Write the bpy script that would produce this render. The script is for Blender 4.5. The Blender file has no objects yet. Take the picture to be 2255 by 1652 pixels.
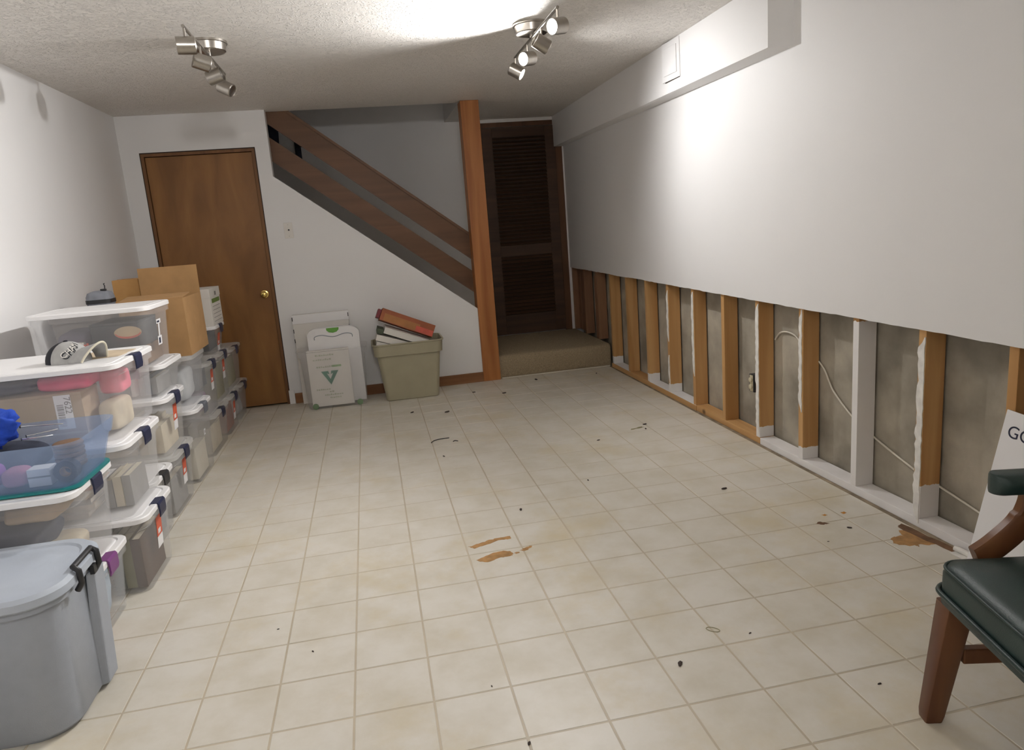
import bpy, bmesh, math, random
from mathutils import Vector, Matrix, Euler, noise
rnd = random.Random(7)
scene = bpy.context.scene
COL = scene.collection
PI = math.pi

# ------------------------------------------------------------------ camera
W, H = 2255, 1652
F_PX, PITCH, ROLL, YAW = 1591.03, -0.2044, -0.0785, 0.1817
CAM = Vector((0.1859, -3.0353, 1.3360))
_f = Vector((math.sin(YAW)*math.cos(PITCH), math.cos(YAW)*math.cos(PITCH), math.sin(PITCH)))
_r0 = Vector((math.cos(YAW), -math.sin(YAW), 0)); _u0 = _r0.cross(_f)
_r = _r0*math.cos(ROLL) + _u0*math.sin(ROLL); _u = _u0*math.cos(ROLL) - _r0*math.sin(ROLL)
cd = bpy.data.cameras.new('camera'); cam = bpy.data.objects.new('camera', cd); COL.objects.link(cam)
cam.matrix_world = Matrix(((_r.x, _u.x, -_f.x, CAM.x), (_r.y, _u.y, -_f.y, CAM.y), (_r.z, _u.z, -_f.z, CAM.z), (0, 0, 0, 1)))
cd.sensor_fit = 'HORIZONTAL'; cd.sensor_width = 36; cd.lens = F_PX/W*36; cd.clip_start = 0.02
scene.camera = cam
def ray(px, py): return _f + _r*((px-W/2)/F_PX) - _u*((py-H/2)/F_PX)
def on_z(px, py, z): d = ray(px, py); return CAM + d*((z-CAM.z)/d.z)
def on_y(px, py, y): d = ray(px, py); return CAM + d*((y-CAM.y)/d.y)
def on_x(px, py, x): d = ray(px, py); return CAM + d*((x-CAM.x)/d.x)

# ------------------------------------------------------------------ world, exposure
wd = bpy.data.worlds.new('world'); scene.world = wd; wd.use_nodes = True
wd.node_tree.nodes['Background'].inputs[0].default_value = (0.9, 0.95, 1, 1)
wd.node_tree.nodes['Background'].inputs[1].default_value = 0.004
vs = scene.view_settings
vs.view_transform = 'Standard'; vs.look = 'None'; vs.exposure = 0.50; vs.gamma = 1.0; vs.use_curve_mapping = False
scene.cycles.transparent_max_bounces = 32
scene.cycles.max_bounces = 10; scene.cycles.diffuse_bounces = 6

LAMP_COL = (1.0, 0.99, 0.985)
def spot(name, loc, aim, watts, angle, blend, radius=0.03, col=LAMP_COL):
    l = bpy.data.lights.new(name, 'SPOT'); l.energy = watts; l.spot_size = math.radians(angle); l.spot_blend = blend
    l.shadow_soft_size = radius; l.color = col
    o = bpy.data.objects.new(name, l); COL.objects.link(o); o.location = loc
    d = Vector(aim) - Vector(loc); o.rotation_euler = d.to_track_quat('-Z', 'Y').to_euler()
    return o

# ------------------------------------------------------------------ materials
def new_mat(name):
    m = bpy.data.materials.new(name); m.use_nodes = True
    nt = m.node_tree; b = nt.nodes['Principled BSDF']
    return m, nt, b
def N(nt, t, **kw):
    n = nt.nodes.new(t)
    for k, v in kw.items(): setattr(n, k, v)
    return n
def simple(name, col, rough=0.5, metal=0.0, var=0.0, scale=8, bump=0.0, bscale=200, spec=None, coords='Object'):
    m, nt, b = new_mat(name)
    b.inputs['Base Color'].default_value = (*col, 1); b.inputs['Roughness'].default_value = rough; b.inputs['Metallic'].default_value = metal
    if spec is not None: b.inputs['Specular IOR Level'].default_value = spec
    tc = N(nt, 'ShaderNodeTexCoord')
    if var:
        n = N(nt, 'ShaderNodeTexNoise'); n.inputs['Scale'].default_value = scale; n.inputs['Detail'].default_value = 5
        nt.links.new(tc.outputs[coords], n.inputs['Vector'])
        r = N(nt, 'ShaderNodeValToRGB'); r.color_ramp.elements[0].position = 0.3; r.color_ramp.elements[1].position = 0.7
        r.color_ramp.elements[0].color = (*[c*(1-var) for c in col], 1); r.color_ramp.elements[1].color = (*[min(1, c*(1+var)) for c in col], 1)
        nt.links.new(n.outputs['Fac'], r.inputs['Fac']); nt.links.new(r.outputs['Color'], b.inputs['Base Color'])
    if bump:
        n2 = N(nt, 'ShaderNodeTexNoise'); n2.inputs['Scale'].default_value = bscale; n2.inputs['Detail'].default_value = 3
        nt.links.new(tc.outputs[coords], n2.inputs['Vector'])
        bp = N(nt, 'ShaderNodeBump'); bp.inputs['Strength'].default_value = bump; bp.inputs['Distance'].default_value = 0.002
        nt.links.new(n2.outputs['Fac'], bp.inputs['Height']); nt.links.new(bp.outputs['Normal'], b.inputs['Normal'])
    return m
def wood(name, c1, c2, axis='Z', scale=14, rough=0.5, knots=True, stretch=0.06, spec=0.35):
    m, nt, b = new_mat(name)
    tc = N(nt, 'ShaderNodeTexCoord'); mp = N(nt, 'ShaderNodeMapping')
    s = {'X': (stretch, 1, 1), 'Y': (1, stretch, 1), 'Z': (1, 1, stretch)}[axis]
    mp.inputs['Scale'].default_value = s
    oi = N(nt, 'ShaderNodeObjectInfo'); va = N(nt, 'ShaderNodeVectorMath', operation='ADD')
    ml = N(nt, 'ShaderNodeMath', operation='MULTIPLY'); ml.inputs[1].default_value = 37.0
    nt.links.new(oi.outputs['Random'], ml.inputs[0])
    nt.links.new(tc.outputs['Object'], va.inputs[0]); nt.links.new(ml.outputs[0], va.inputs[1])
    nt.links.new(va.outputs[0], mp.inputs['Vector'])
    n = N(nt, 'ShaderNodeTexNoise'); n.inputs['Scale'].default_value = scale; n.inputs['Detail'].default_value = 6; n.inputs['Distortion'].default_value = 0.6
    nt.links.new(mp.outputs['Vector'], n.inputs['Vector'])
    r = N(nt, 'ShaderNodeValToRGB'); r.color_ramp.elements[0].position = 0.32; r.color_ramp.elements[1].position = 0.68
    r.color_ramp.elements[0].color = (*c1, 1); r.color_ramp.elements[1].color = (*c2, 1)
    nt.links.new(n.outputs['Fac'], r.inputs['Fac'])
    out = r.outputs['Color']
    if knots:
        v = N(nt, 'ShaderNodeTexVoronoi'); v.inputs['Scale'].default_value = 3.2
        mp2 = N(nt, 'ShaderNodeMapping'); mp2.inputs['Scale'].default_value = tuple(0.8 if k != stretch else 0.6 for k in s)
        nt.links.new(va.outputs[0], mp2.inputs['Vector']); nt.links.new(mp2.outputs['Vector'], v.inputs['Vector'])
        kr = N(nt, 'ShaderNodeValToRGB'); kr.color_ramp.elements[0].position = 0.02; kr.color_ramp.elements[1].position = 0.06
        nt.links.new(v.outputs['Distance'], kr.inputs['Fac'])
        mx = N(nt, 'ShaderNodeMix', data_type='RGBA'); mx.inputs['A'].default_value = (*[c*0.35 for c in c1], 1)
        nt.links.new(kr.outputs['Color'], mx.inputs['Factor']); nt.links.new(out, mx.inputs['B']); out = mx.outputs['Result']
    nt.links.new(out, b.inputs['Base Color'])
    b.inputs['Roughness'].default_value = rough; b.inputs['Specular IOR Level'].default_value = spec
    m['_out'] = 1
    return m
def painted_wood(name, c1, c2, paint, zlo=None, zhi=None, fuzz=0.015):
    """bare wood with white paint below zlo (or below zhi only) - the paint has its own ragged edge"""
    m = wood(name, c1, c2)
    nt = m.node_tree; b = nt.nodes['Principled BSDF']; link = b.inputs['Base Color'].links[0]; src = link.from_socket
    tc = N(nt, 'ShaderNodeTexCoord'); sp = N(nt, 'ShaderNodeSeparateXYZ'); nt.links.new(tc.outputs['Object'], sp.inputs[0])
    n = N(nt, 'ShaderNodeTexNoise'); n.inputs['Scale'].default_value = 30; nt.links.new(tc.outputs['Object'], n.inputs['Vector'])
    ad = N(nt, 'ShaderNodeMath', operation='MULTIPLY_ADD'); ad.inputs[1].default_value = fuzz*2; nt.links.new(n.outputs['Fac'], ad.inputs[0]); nt.links.new(sp.outputs['Z'], ad.inputs[2])
    lt = N(nt, 'ShaderNodeMath', operation='LESS_THAN'); lt.inputs[1].default_value = zlo + fuzz; nt.links.new(ad.outputs[0], lt.inputs[0])
    mx = N(nt, 'ShaderNodeMix', data_type='RGBA'); mx.inputs['B'].default_value = (*paint, 1)
    nt.links.new(lt.outputs[0], mx.inputs['Factor']); nt.links.new(src, mx.inputs['A']); nt.links.new(mx.outputs['Result'], b.inputs['Base Color'])
    return m
def plastic(name, col, cover, rough=0.35, tint=0.0):
    """translucent moulded plastic: part of the light goes straight through, the rest scatters"""
    m, nt, b = new_mat(name); out = nt.nodes['Material Output']
    b.inputs['Base Color'].default_value = (*col, 1); b.inputs['Roughness'].default_value = rough
    tl = N(nt, 'ShaderNodeBsdfTranslucent'); tl.inputs['Color'].default_value = (*col, 1)
    mx0 = N(nt, 'ShaderNodeMixShader'); mx0.inputs[0].default_value = 0.45
    nt.links.new(b.outputs[0], mx0.inputs[1]); nt.links.new(tl.outputs[0], mx0.inputs[2])
    tr = N(nt, 'ShaderNodeBsdfTransparent'); tr.inputs['Color'].default_value = (*[1-(1-c)*tint for c in col], 1)
    mx = N(nt, 'ShaderNodeMixShader'); mx.inputs[0].default_value = cover
    nt.links.new(tr.outputs[0], mx.inputs[1]); nt.links.new(mx0.outputs[0], mx.inputs[2]); nt.links.new(mx.outputs[0], out.inputs['Surface'])
    return m

M = {}
M['wall'] = simple('painted_drywall', (0.79, 0.78, 0.775), 0.6, var=0.015, scale=1.5, bump=0.12, bscale=90)
def ceiling_mat():
    m, nt, b = new_mat('textured_ceiling')
    tc = N(nt, 'ShaderNodeTexCoord')
    n0 = N(nt, 'ShaderNodeTexNoise'); n0.inputs['Scale'].default_value = 1.3; nt.links.new(tc.outputs['Object'], n0.inputs['Vector'])
    r = N(nt, 'ShaderNodeValToRGB'); r.color_ramp.elements[0].color = (0.79, 0.755, 0.705, 1); r.color_ramp.elements[1].color = (0.87, 0.84, 0.80, 1)
    nt.links.new(n0.outputs['Fac'], r.inputs['Fac']); nt.links.new(r.outputs['Color'], b.inputs['Base Color'])
    n = N(nt, 'ShaderNodeTexNoise'); n.inputs['Scale'].default_value = 42; n.inputs['Detail'].default_value = 4; n.inputs['Distortion'].default_value = 1.8
    nt.links.new(tc.outputs['Object'], n.inputs['Vector'])
    cr = N(nt, 'ShaderNodeValToRGB'); cr.color_ramp.elements[0].position = 0.52; cr.color_ramp.elements[1].position = 0.62
    nt.links.new(n.outputs['Fac'], cr.inputs['Fac'])
    bp = N(nt, 'ShaderNodeBump'); bp.inputs['Strength'].default_value = 0.8; bp.inputs['Distance'].default_value = 0.008
    nt.links.new(cr.outputs['Color'], bp.inputs['Height']); nt.links.new(bp.outputs['Normal'], b.inputs['Normal'])
    b.inputs['Roughness'].default_value = 0.55
    return m
M['ceiling'] = ceiling_mat()
def vinyl_mat():
    m, nt, b = new_mat('cream_vinyl')
    g = N(nt, 'ShaderNodeNewGeometry')
    n = N(nt, 'ShaderNodeTexNoise'); n.inputs['Scale'].default_value = 4.5; n.inputs['Detail'].default_value = 6; n.inputs['Roughness'].default_value = 0.62
    nt.links.new(g.outputs['Position'], n.inputs['Vector'])
    r = N(nt, 'ShaderNodeValToRGB'); e = r.color_ramp.elements
    e[0].position = 0.34; e[0].color = (0.61, 0.565, 0.47, 1); e[1].position = 0.62; e[1].color = (0.70, 0.665, 0.595, 1)
    nt.links.new(n.outputs['Fac'], r.inputs['Fac'])
    # yellowed blotches, as in old vinyl
    n2 = N(nt, 'ShaderNodeTexNoise'); n2.inputs['Scale'].default_value = 1.6; n2.inputs['Detail'].default_value = 8; n2.inputs['Roughness'].default_value = 0.7
    nt.links.new(g.outputs['Position'], n2.inputs['Vector'])
    r2 = N(nt, 'ShaderNodeValToRGB'); r2.color_ramp.elements[0].position = 0.52; r2.color_ramp.elements[1].position = 0.78
    r2.color_ramp.elements[0].color = (0, 0, 0, 1); r2.color_ramp.elements[1].color = (0.8, 0.8, 0.8, 1)
    nt.links.new(n2.outputs['Fac'], r2.inputs['Fac'])
    mx = N(nt, 'ShaderNodeMix', data_type='RGBA'); mx.inputs['B'].default_value = (0.60, 0.50, 0.30, 1)
    nt.links.new(r2.outputs['Color'], mx.inputs['Factor']); nt.links.new(r.outputs['Color'], mx.inputs['A']); nt.links.new(mx.outputs['Result'], b.inputs['Base Color'])
    b.inputs['Roughness'].default_value = 0.42; b.inputs['Specular IOR Level'].default_value = 0.35
    n3 = N(nt, 'ShaderNodeTexNoise'); n3.inputs['Scale'].default_value = 60; nt.links.new(g.outputs['Position'], n3.inputs['Vector'])
    bp = N(nt, 'ShaderNodeBump'); bp.inputs['Strength'].default_value = 0.12; bp.inputs['Distance'].default_value = 0.001
    nt.links.new(n3.outputs['Fac'], bp.inputs['Height']); nt.links.new(bp.outputs['Normal'], b.inputs['Normal'])
    return m
M['vinyl'] = vinyl_mat()
M['joint'] = simple('vinyl_joint', (0.51, 0.44, 0.33), 0.5, var=0.12, scale=3)
M['backing'] = simple('brown_vinyl_backing', (0.40, 0.22, 0.085), 0.9, var=0.25, scale=30)
M['dark_backing'] = simple('dark_brown_backing', (0.17, 0.09, 0.045), 0.9, var=0.3, scale=25)
M['concrete'] = simple('concrete', (0.34, 0.305, 0.245), 0.9, var=0.34, scale=4.5, bump=0.4, bscale=60)
PAINT = (0.80, 0.78, 0.77)
W1, W2 = (0.45, 0.235, 0.085), (0.60, 0.355, 0.15)
M['stud'] = wood('stud_wood', W1, W2)
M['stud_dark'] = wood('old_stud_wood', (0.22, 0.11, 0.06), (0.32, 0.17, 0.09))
M['stud_low'] = painted_wood('stud_painted_foot', W1, W2, PAINT, 0.14)
M['stud_foot'] = painted_wood('stud_painted_toe', W1, W2, PAINT, 0.062)
M['stud_white'] = painted_wood('stud_painted', W1, W2, PAINT, 0.765)
M['plate_wood'] = wood('plate_wood', W1, W2, 'Y')
M['white_paint'] = simple('white_paint', PAINT, 0.6, var=0.05, scale=6, bump=0.15, bscale=60)
M['compound'] = simple('joint_compound', (0.78, 0.76, 0.72), 0.85, var=0.12, scale=25, bump=0.5, bscale=90)
M['post'] = wood('post_wood', (0.30, 0.105, 0.03), (0.46, 0.19, 0.06), rough=0.42)
M['rail'] = wood('rail_wood', (0.115, 0.055, 0.026), (0.165, 0.078, 0.037), 'X', rough=0.45, knots=False)
M['base'] = wood('baseboard_wood', (0.21, 0.09, 0.035), (0.30, 0.14, 0.06), 'X', rough=0.5, knots=False)
M['door'] = wood('door_veneer', (0.20, 0.088, 0.026), (0.30, 0.14, 0.042), 'Z', scale=6, rough=0.42, knots=False, stretch=0.25)
M['jamb'] = wood('jamb_wood', (0.14, 0.06, 0.022), (0.22, 0.10, 0.035), 'Z', rough=0.5, knots=False)
M['dark_edge'] = simple('dark_gap', (0.03, 0.018, 0.01), 0.8, var=0.2)
M['louver'] = wood('louver_wood', (0.055, 0.028, 0.016), (0.09, 0.046, 0.025), 'X', rough=0.55, knots=False)
M['louver_frame'] = wood('louver_frame_wood', (0.10, 0.045, 0.022), (0.15, 0.07, 0.033), 'Z', rough=0.5, knots=False)
M['carpet'] = simple('tan_carpet', (0.33, 0.26, 0.165), 0.95, var=0.28, scale=120, bump=1.0, bscale=260)
M['brass'] = simple('brass', (0.75, 0.55, 0.18), 0.22, 1.0, var=0.04)
M['nickel'] = simple('brushed_nickel', (0.42, 0.39, 0.35), 0.28, 1.0, var=0.06, scale=40)
M['lens_off'] = simple('lamp_lens_off', (0.10, 0.09, 0.08), 0.3, var=0.1)
m, nt, b = new_mat('lamp_lens_lit'); b.inputs['Emission Color'].default_value = (1, 0.96, 0.9, 1); b.inputs['Emission Strength'].default_value = 25; M['lens_on'] = m
M['white_plastic'] = simple('white_plastic', (0.80, 0.79, 0.79), 0.4, var=0.02)
M['plate_plastic'] = simple('ivory_plastic', (0.74, 0.71, 0.66), 0.4, var=0.02)
M['outlet'] = simple('old_ivory_outlet', (0.60, 0.54, 0.38), 0.45, var=0.05)
M['cable'] = simple('white_cable', (0.66, 0.61, 0.52), 0.5, var=0.05)
M['black'] = simple('black_plastic', (0.018, 0.018, 0.02), 0.45, var=0.1)
M['navy'] = simple('navy_plastic', (0.012, 0.017, 0.055), 0.4, var=0.1)
M['grey_latch'] = simple('slate_plastic', (0.15, 0.16, 0.19), 0.45, var=0.05)
M['purple'] = simple('purple_plastic', (0.19, 0.045, 0.20), 0.4, var=0.05)
M['clear'] = plastic('clear_plastic', (0.90, 0.90, 0.91), 0.16)
M['clear_low'] = plastic('clear_plastic_frosted', (0.88, 0.88, 0.90), 0.17)
M['clear_lid'] = plastic('milky_lid', (0.88, 0.88, 0.87), 0.5)
M['blue_clear'] = plastic('blue_clear_plastic', (0.50, 0.61, 0.80), 0.26, tint=0.28)
M['teal'] = simple('teal_plastic', (0.012, 0.19, 0.19), 0.35, var=0.05)
M['grey_tote'] = simple('grey_tote', (0.34, 0.37, 0.42), 0.42, var=0.03, scale=30, bump=0.15, bscale=300)
M['grey_lid'] = simple('grey_lid', (0.42, 0.46, 0.52), 0.42, var=0.03, scale=20, bump=0.12, bscale=300)
M['green_tote'] = simple('sage_tote', (0.36, 0.33, 0.23), 0.5, var=0.04, bump=0.1, bscale=300)
M['cardboard'] = simple('cardboard', (0.42, 0.24, 0.10), 0.85, var=0.07, scale=14, bump=0.1, bscale=40)
M['cardboard2'] = simple('orange_cardboard', (0.48, 0.26, 0.09), 0.85, var=0.06, scale=14)
M['tape'] = simple('parcel_tape', (0.36, 0.19, 0.075), 0.3, var=0.05)
M['white_card'] = simple('white_card', (0.74, 0.71, 0.66), 0.75, var=0.03)
M['cream_card'] = simple('cream_card', (0.62, 0.575, 0.47), 0.8, var=0.05)
M['red_card'] = simple('red_brown_card', (0.30, 0.085, 0.03), 0.6, var=0.25, scale=6)
M['red'] = simple('red_print', (0.55, 0.09, 0.05), 0.5, var=0.15, scale=20)
M['maroon'] = simple('maroon_card', (0.20, 0.025, 0.035), 0.6, var=0.15)
M['sticker_red'] = simple('red_sticker', (0.62, 0.10, 0.045), 0.5, var=0.12, scale=25)
M['sticker_white'] = simple('white_sticker', (0.78, 0.77, 0.78), 0.5, var=0.05)
M['green_print'] = simple('green_print', (0.045, 0.20, 0.13), 0.7, var=0.1)
M['faint_print'] = simple('faint_green_print', (0.44, 0.46, 0.34), 0.8, var=0.1)
M['lime_print'] = simple('olive_green_print', (0.14, 0.22, 0.03), 0.6, var=0.1)
M['grey_print'] = simple('grey_print', (0.22, 0.20, 0.19), 0.7, var=0.1)
M['green_handle'] = simple('green_handle', (0.13, 0.36, 0.05), 0.4, var=0.05)
M['navy_print'] = simple('navy_print', (0.012, 0.016, 0.045), 0.5, var=0.05)
M['foam_board'] = simple('white_board', (0.83, 0.82, 0.83), 0.5, var=0.01)
M['leather'] = simple('green_leather', (0.016, 0.034, 0.031), 0.38, var=0.2, scale=7, bump=0.25, bscale=350)
M['chair_wood'] = wood('chair_wood', (0.115, 0.042, 0.018), (0.19, 0.08, 0.03), 'Z', rough=0.35, knots=False)
M['cap_grey'] = simple('grey_cap_cloth', (0.36, 0.355, 0.345), 0.9, var=0.06, scale=40, bump=0.3, bscale=500)
M['cap_cream'] = simple('cream_cap_edge', (0.62, 0.58, 0.46), 0.9, var=0.05)
M['cap_black'] = simple('black_cap_cloth', (0.012, 0.012, 0.018), 0.9, var=0.2)
M['blue_cloth'] = simple('royal_blue_cloth', (0.012, 0.06, 0.42), 0.85, var=0.25, scale=25, bump=0.4, bscale=300)
M['pink_cloth'] = simple('pink_cloth', (0.72, 0.06, 0.16), 0.85, var=0.2, scale=10)
M['dark_cloth'] = simple('dark_navy_cloth', (0.03, 0.035, 0.055), 0.95, var=0.4, scale=12)
M['grey_cloth'] = simple('grey_cloth', (0.30, 0.30, 0.31), 0.95, var=0.3, scale=10)
M['beige_cloth'] = simple('beige_cloth', (0.52, 0.45, 0.34), 0.95, var=0.2, scale=10)
M['lilac_cloth'] = simple('lilac_cloth', (0.40, 0.28, 0.40), 0.95, var=0.25, scale=10)
M['bag_grey'] = simple('grey_bag_cloth', (0.22, 0.23, 0.26), 0.85, var=0.15, scale=20)
M['dark_tote'] = simple('dark_brown_tote', (0.14, 0.11, 0.095), 0.6, var=0.15)
M['steel'] = simple('steel_rod', (0.70, 0.70, 0.72), 0.2, 1.0, var=0.02)
BOOK = {}
for nme, c in dict(tan=(0.46, 0.34, 0.20), cream=(0.60, 0.53, 0.40), brown=(0.20, 0.115, 0.06), dark_green=(0.08, 0.10, 0.06), grey=(0.28, 0.27, 0.26),
                   dark_brown=(0.085, 0.05, 0.032), olive=(0.22, 0.20, 0.09), orange=(0.55, 0.20, 0.08), black=(0.03, 0.03, 0.032), slate=(0.13, 0.15, 0.18), rust=(0.30, 0.10, 0.05)).items():
    BOOK[nme] = simple(nme+'_cover', c, 0.6, var=0.12, scale=12)
M['pages'] = simple('book_pages', (0.62, 0.56, 0.44), 0.9, var=0.06, scale=60)

# ------------------------------------------------------------------ mesh helpers
class MB:
    def __init__(s): s.v = []; s.f = []
    def add(s, v, f):
        o = len(s.v); s.v += [tuple(p) for p in v]; s.f += [tuple(i+o for i in q) for q in f]; return s
    def box(s, x0, x1, y0, y1, z0, z1, rot=None, at=None):
        p = [Vector((x, y, z)) for z in (z0, z1) for y in (y0, y1) for x in (x0, x1)]
        if rot is not None: p = [rot @ q for q in p]
        if at is not None: p = [q + Vector(at) for q in p]
        return s.add(p, [(0, 2, 3, 1), (4, 5, 7, 6), (0, 1, 5, 4), (2, 6, 7, 3), (0, 4, 6, 2), (1, 3, 7, 5)])
    def loft(s, rings, cap0=True, cap1=True):
        n = len(rings[0]); v = [p for r in rings for p in r]; f = []
        for k in range(len(rings)-1):
            for i in range(n):
                j = (i+1) % n; f.append((k*n+i, k*n+j, (k+1)*n+j, (k+1)*n+i))
        if cap0: f.append(tuple(range(n-1, -1, -1)))
        if cap1: f.append(tuple(range((len(rings)-1)*n, len(rings)*n)))
        return s.add(v, f)
    def prism(s, poly, plane, a, b):
        """poly: 2D points; plane 'xz' extruded y a..b, 'yz' extruded x, 'xy' extruded z"""
        def P(p, t): return {'xz': (p[0], t, p[1]), 'yz': (t, p[0], p[1]), 'xy': (p[0], p[1], t)}[plane]
        n = len(poly); v = [P(p, a) for p in poly] + [P(p, b) for p in poly]
        f = [tuple(range(n)), tuple(range(2*n-1, n-1, -1))] + [(i, i+n, (i+1) % n+n, (i+1) % n) for i in range(n)]
        return s.add(v, f)
    def tube(s, pts, r, n=8, caps=True):
        pts = [Vector(p) for p in pts]; rings = []
        up = None
        for i, p in enumerate(pts):
            d = (pts[min(i+1, len(pts)-1)] - pts[max(i-1, 0)]).normalized()
            if up is None: up = Vector((0, 0, 1)) if abs(d.z) < 0.9 else Vector((1, 0, 0))
            a = d.cross(up).normalized(); up = a.cross(d).normalized()
            rr_ = r[i] if isinstance(r, (list, tuple)) else r
            rings.append([p + a*math.cos(t)*rr_ + up*math.sin(t)*rr_ for t in [2*PI*k/n for k in range(n)]])
        return s.loft(rings, caps, caps)
    def build(s, name, mat, parent=None, smooth=None, bevel=0, loc=None, rot=None):
        me = bpy.data.meshes.new(name); bm = bmesh.new()
        bv = [bm.verts.new(p) for p in s.v]
        for q in s.f:
            try: bm.faces.new([bv[i] for i in q])
            except ValueError: pass
        bmesh.ops.recalc_face_normals(bm, faces=bm.faces)
        big = [f for f in bm.faces if len(f.verts) > 4]
        if bevel:
            bmesh.ops.bevel(bm, geom=bm.edges[:], offset=bevel, segments=2, profile=0.5, affect='EDGES', clamp_overlap=True)
        if big and not bevel: bmesh.ops.triangulate(bm, faces=big)
        bm.to_mesh(me); bm.free()
        if smooth is not None:
            for p in me.polygons: p.use_smooth = True
            me.set_sharp_from_angle(angle=math.radians(smooth))
        me.materials.append(mat)
        o = bpy.data.objects.new(name, me); COL.objects.link(o)
        if parent is not None: o.parent = parent
        if loc is not None: o.location = loc
        if rot is not None: o.rotation_euler = rot
        return o
def rr(hx, hy, r, z, n=5, cx=0, cy=0):
    r = min(r, hx*0.98, hy*0.98); out = []
    for sx, sy, a0 in ((1, -1, -PI/2), (1, 1, 0), (-1, 1, PI/2), (-1, -1, PI)):
        for k in range(n+1):
            a = a0 + PI/2*k/n; out.append((cx+sx*(hx-r)+r*math.cos(a), cy+sy*(hy-r)+r*math.sin(a), z))
    return out
def disc(c, d, r, n=20):
    d = Vector(d).normalized(); a = d.orthogonal().normalized(); b = d.cross(a); c = Vector(c)
    return [c + a*math.cos(t)*r + b*math.sin(t)*r for t in [2*PI*k/n for k in range(n)]]
def empty(name, loc=(0, 0, 0), rz=0):
    o = bpy.data.objects.new(name, None); COL.objects.link(o); o.location = loc; o.rotation_euler = (0, 0, rz); o.empty_display_size = 0.05
    return o
def tag(o, label, cat, group=None):
    o['label'] = label; o['category'] = cat
    if group: o['group'] = group
    return o
def struct(o): o['kind'] = 'structure'; return o
def text(name, body, size, mat, parent, loc, rot, extrude=0.0004, align='LEFT'):
    cu = bpy.data.curves.new(name, 'FONT'); cu.body = body; cu.size = size; cu.extrude = extrude; cu.align_x = align
    t = bpy.data.objects.new(name, cu); COL.objects.link(t)
    dg = bpy.context.evaluated_depsgraph_get(); me = bpy.data.meshes.new_from_object(t.evaluated_get(dg))
    bpy.data.objects.remove(t); me.materials.clear(); me.materials.append(mat)
    o = bpy.data.objects.new(name, me); COL.objects.link(o); o.parent = parent; o.location = loc; o.rotation_euler = rot
    return o
def lump(name, mat, parent, size, loc, seed=0, amp=0.25, freq=6, flat=0.7, rz=0):
    """soft folded cloth shape"""
    bm = bmesh.new(); bmesh.ops.create_icosphere(bm, subdivisions=4, radius=1)
    for v in bm.verts:
        p = v.co.copy(); q = Vector((math.copysign(abs(p.x)**flat, p.x)*size[0]/2, math.copysign(abs(p.y)**flat, p.y)*size[1]/2, math.copysign(abs(p.z)**flat, p.z)*size[2]/2))
        k = noise.noise(Vector((q.x*freq+seed*3.1, q.y*freq*2.2, q.z*freq))) + 0.5*noise.noise(q*freq*2.7+Vector((seed, 5, 1)))
        q *= 1 + amp*k - amp*0.25
        v.co = q
    mz = min(v.co.z for v in bm.verts)
    for v in bm.verts: v.co.z -= mz
    me = bpy.data.meshes.new(name); bm.to_mesh(me); bm.free()
    for p in me.polygons: p.use_smooth = True
    me.materials.append(mat); o = bpy.data.objects.new(name, me); COL.objects.link(o); o.location = loc; o.rotation_euler.z = rz
    if parent: o.parent = parent
    return o

# ================================================================== THE ROOM
T = 0.2286                       # printed vinyl square, 9 in
XL, XR = -1.575, 2.25            # left wall, drywall face on the right
YB, YF = 3.18, -4.6              # stair wall, wall behind the camera
CEIL = 2.365
Y2 = 4.36                        # wall behind the landing

# ---- floor: one sheet of vinyl with proud squares
fl = struct(MB().box(XL-0.1, 2.40, YF-0.1, 4.5, -0.12, -0.0012).build('floor', M['joint']))
def sq(x0, x1, y0, y1, mb, g=0.0030):
    return mb.loft([[(x0+g, y0+g, -0.0012), (x1-g, y0+g, -0.0012), (x1-g, y1-g, -0.0012), (x0+g, y1-g, -0.0012)],
                    [(x0+g+.0012, y0+g+.0012, 0), (x1-g-.0012, y0+g+.0012, 0), (x1-g-.0012, y1-g-.0012, 0), (x0+g+.0012, y1-g-.0012, 0)]], False, True)
tile_me = None; rest = MB(); cells = []
for i in range(-7, 10):
    for j in range(-21, 14):
        x0, x1, y0, y1 = i*T, (i+1)*T, j*T, (j+1)*T
        full = x0 > XL and x1 < 2.241 and y1 < YB and y0 > YF
        x0, x1, y0, y1 = max(x0, XL), min(x1, 2.243), max(y0, YF), min(y1, YB)
        if x1-x0 < .02 or y1-y0 < .02: continue
        c = Vector(((x0+x1)/2, (y0+y1)/2, 0)); d = c-CAM; zz = d.dot(_f)
        px, py = (W/2+F_PX*d.dot(_r)/zz, H/2-F_PX*d.dot(_u)/zz) if zz > .3 else (-9e3, 0)
        vis = full and -60 < px < W+60 and 0 < py < H+60 and c.x > -1.0
        cells.append((vis, zz, x0, x1, y0, y1))
cells.sort(key=lambda c: (not c[0], c[1]))
for k, (vis, zz, x0, x1, y0, y1) in enumerate(cells):
    if vis and k < 300:
        if tile_me is None:
            o = sq(0, T, 0, T, MB()).build('vinyl_square', M['vinyl'], fl); tile_me = o.data
        else:
            o = bpy.data.objects.new('vinyl_square', tile_me); COL.objects.link(o); o.parent = fl
        o.location = (x0, y0, 0)
    else: sq(x0, x1, y0, y1, rest)
o = rest.build('vinyl_field', M['vinyl'], fl); o['kind'] = 'stuff'

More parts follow.
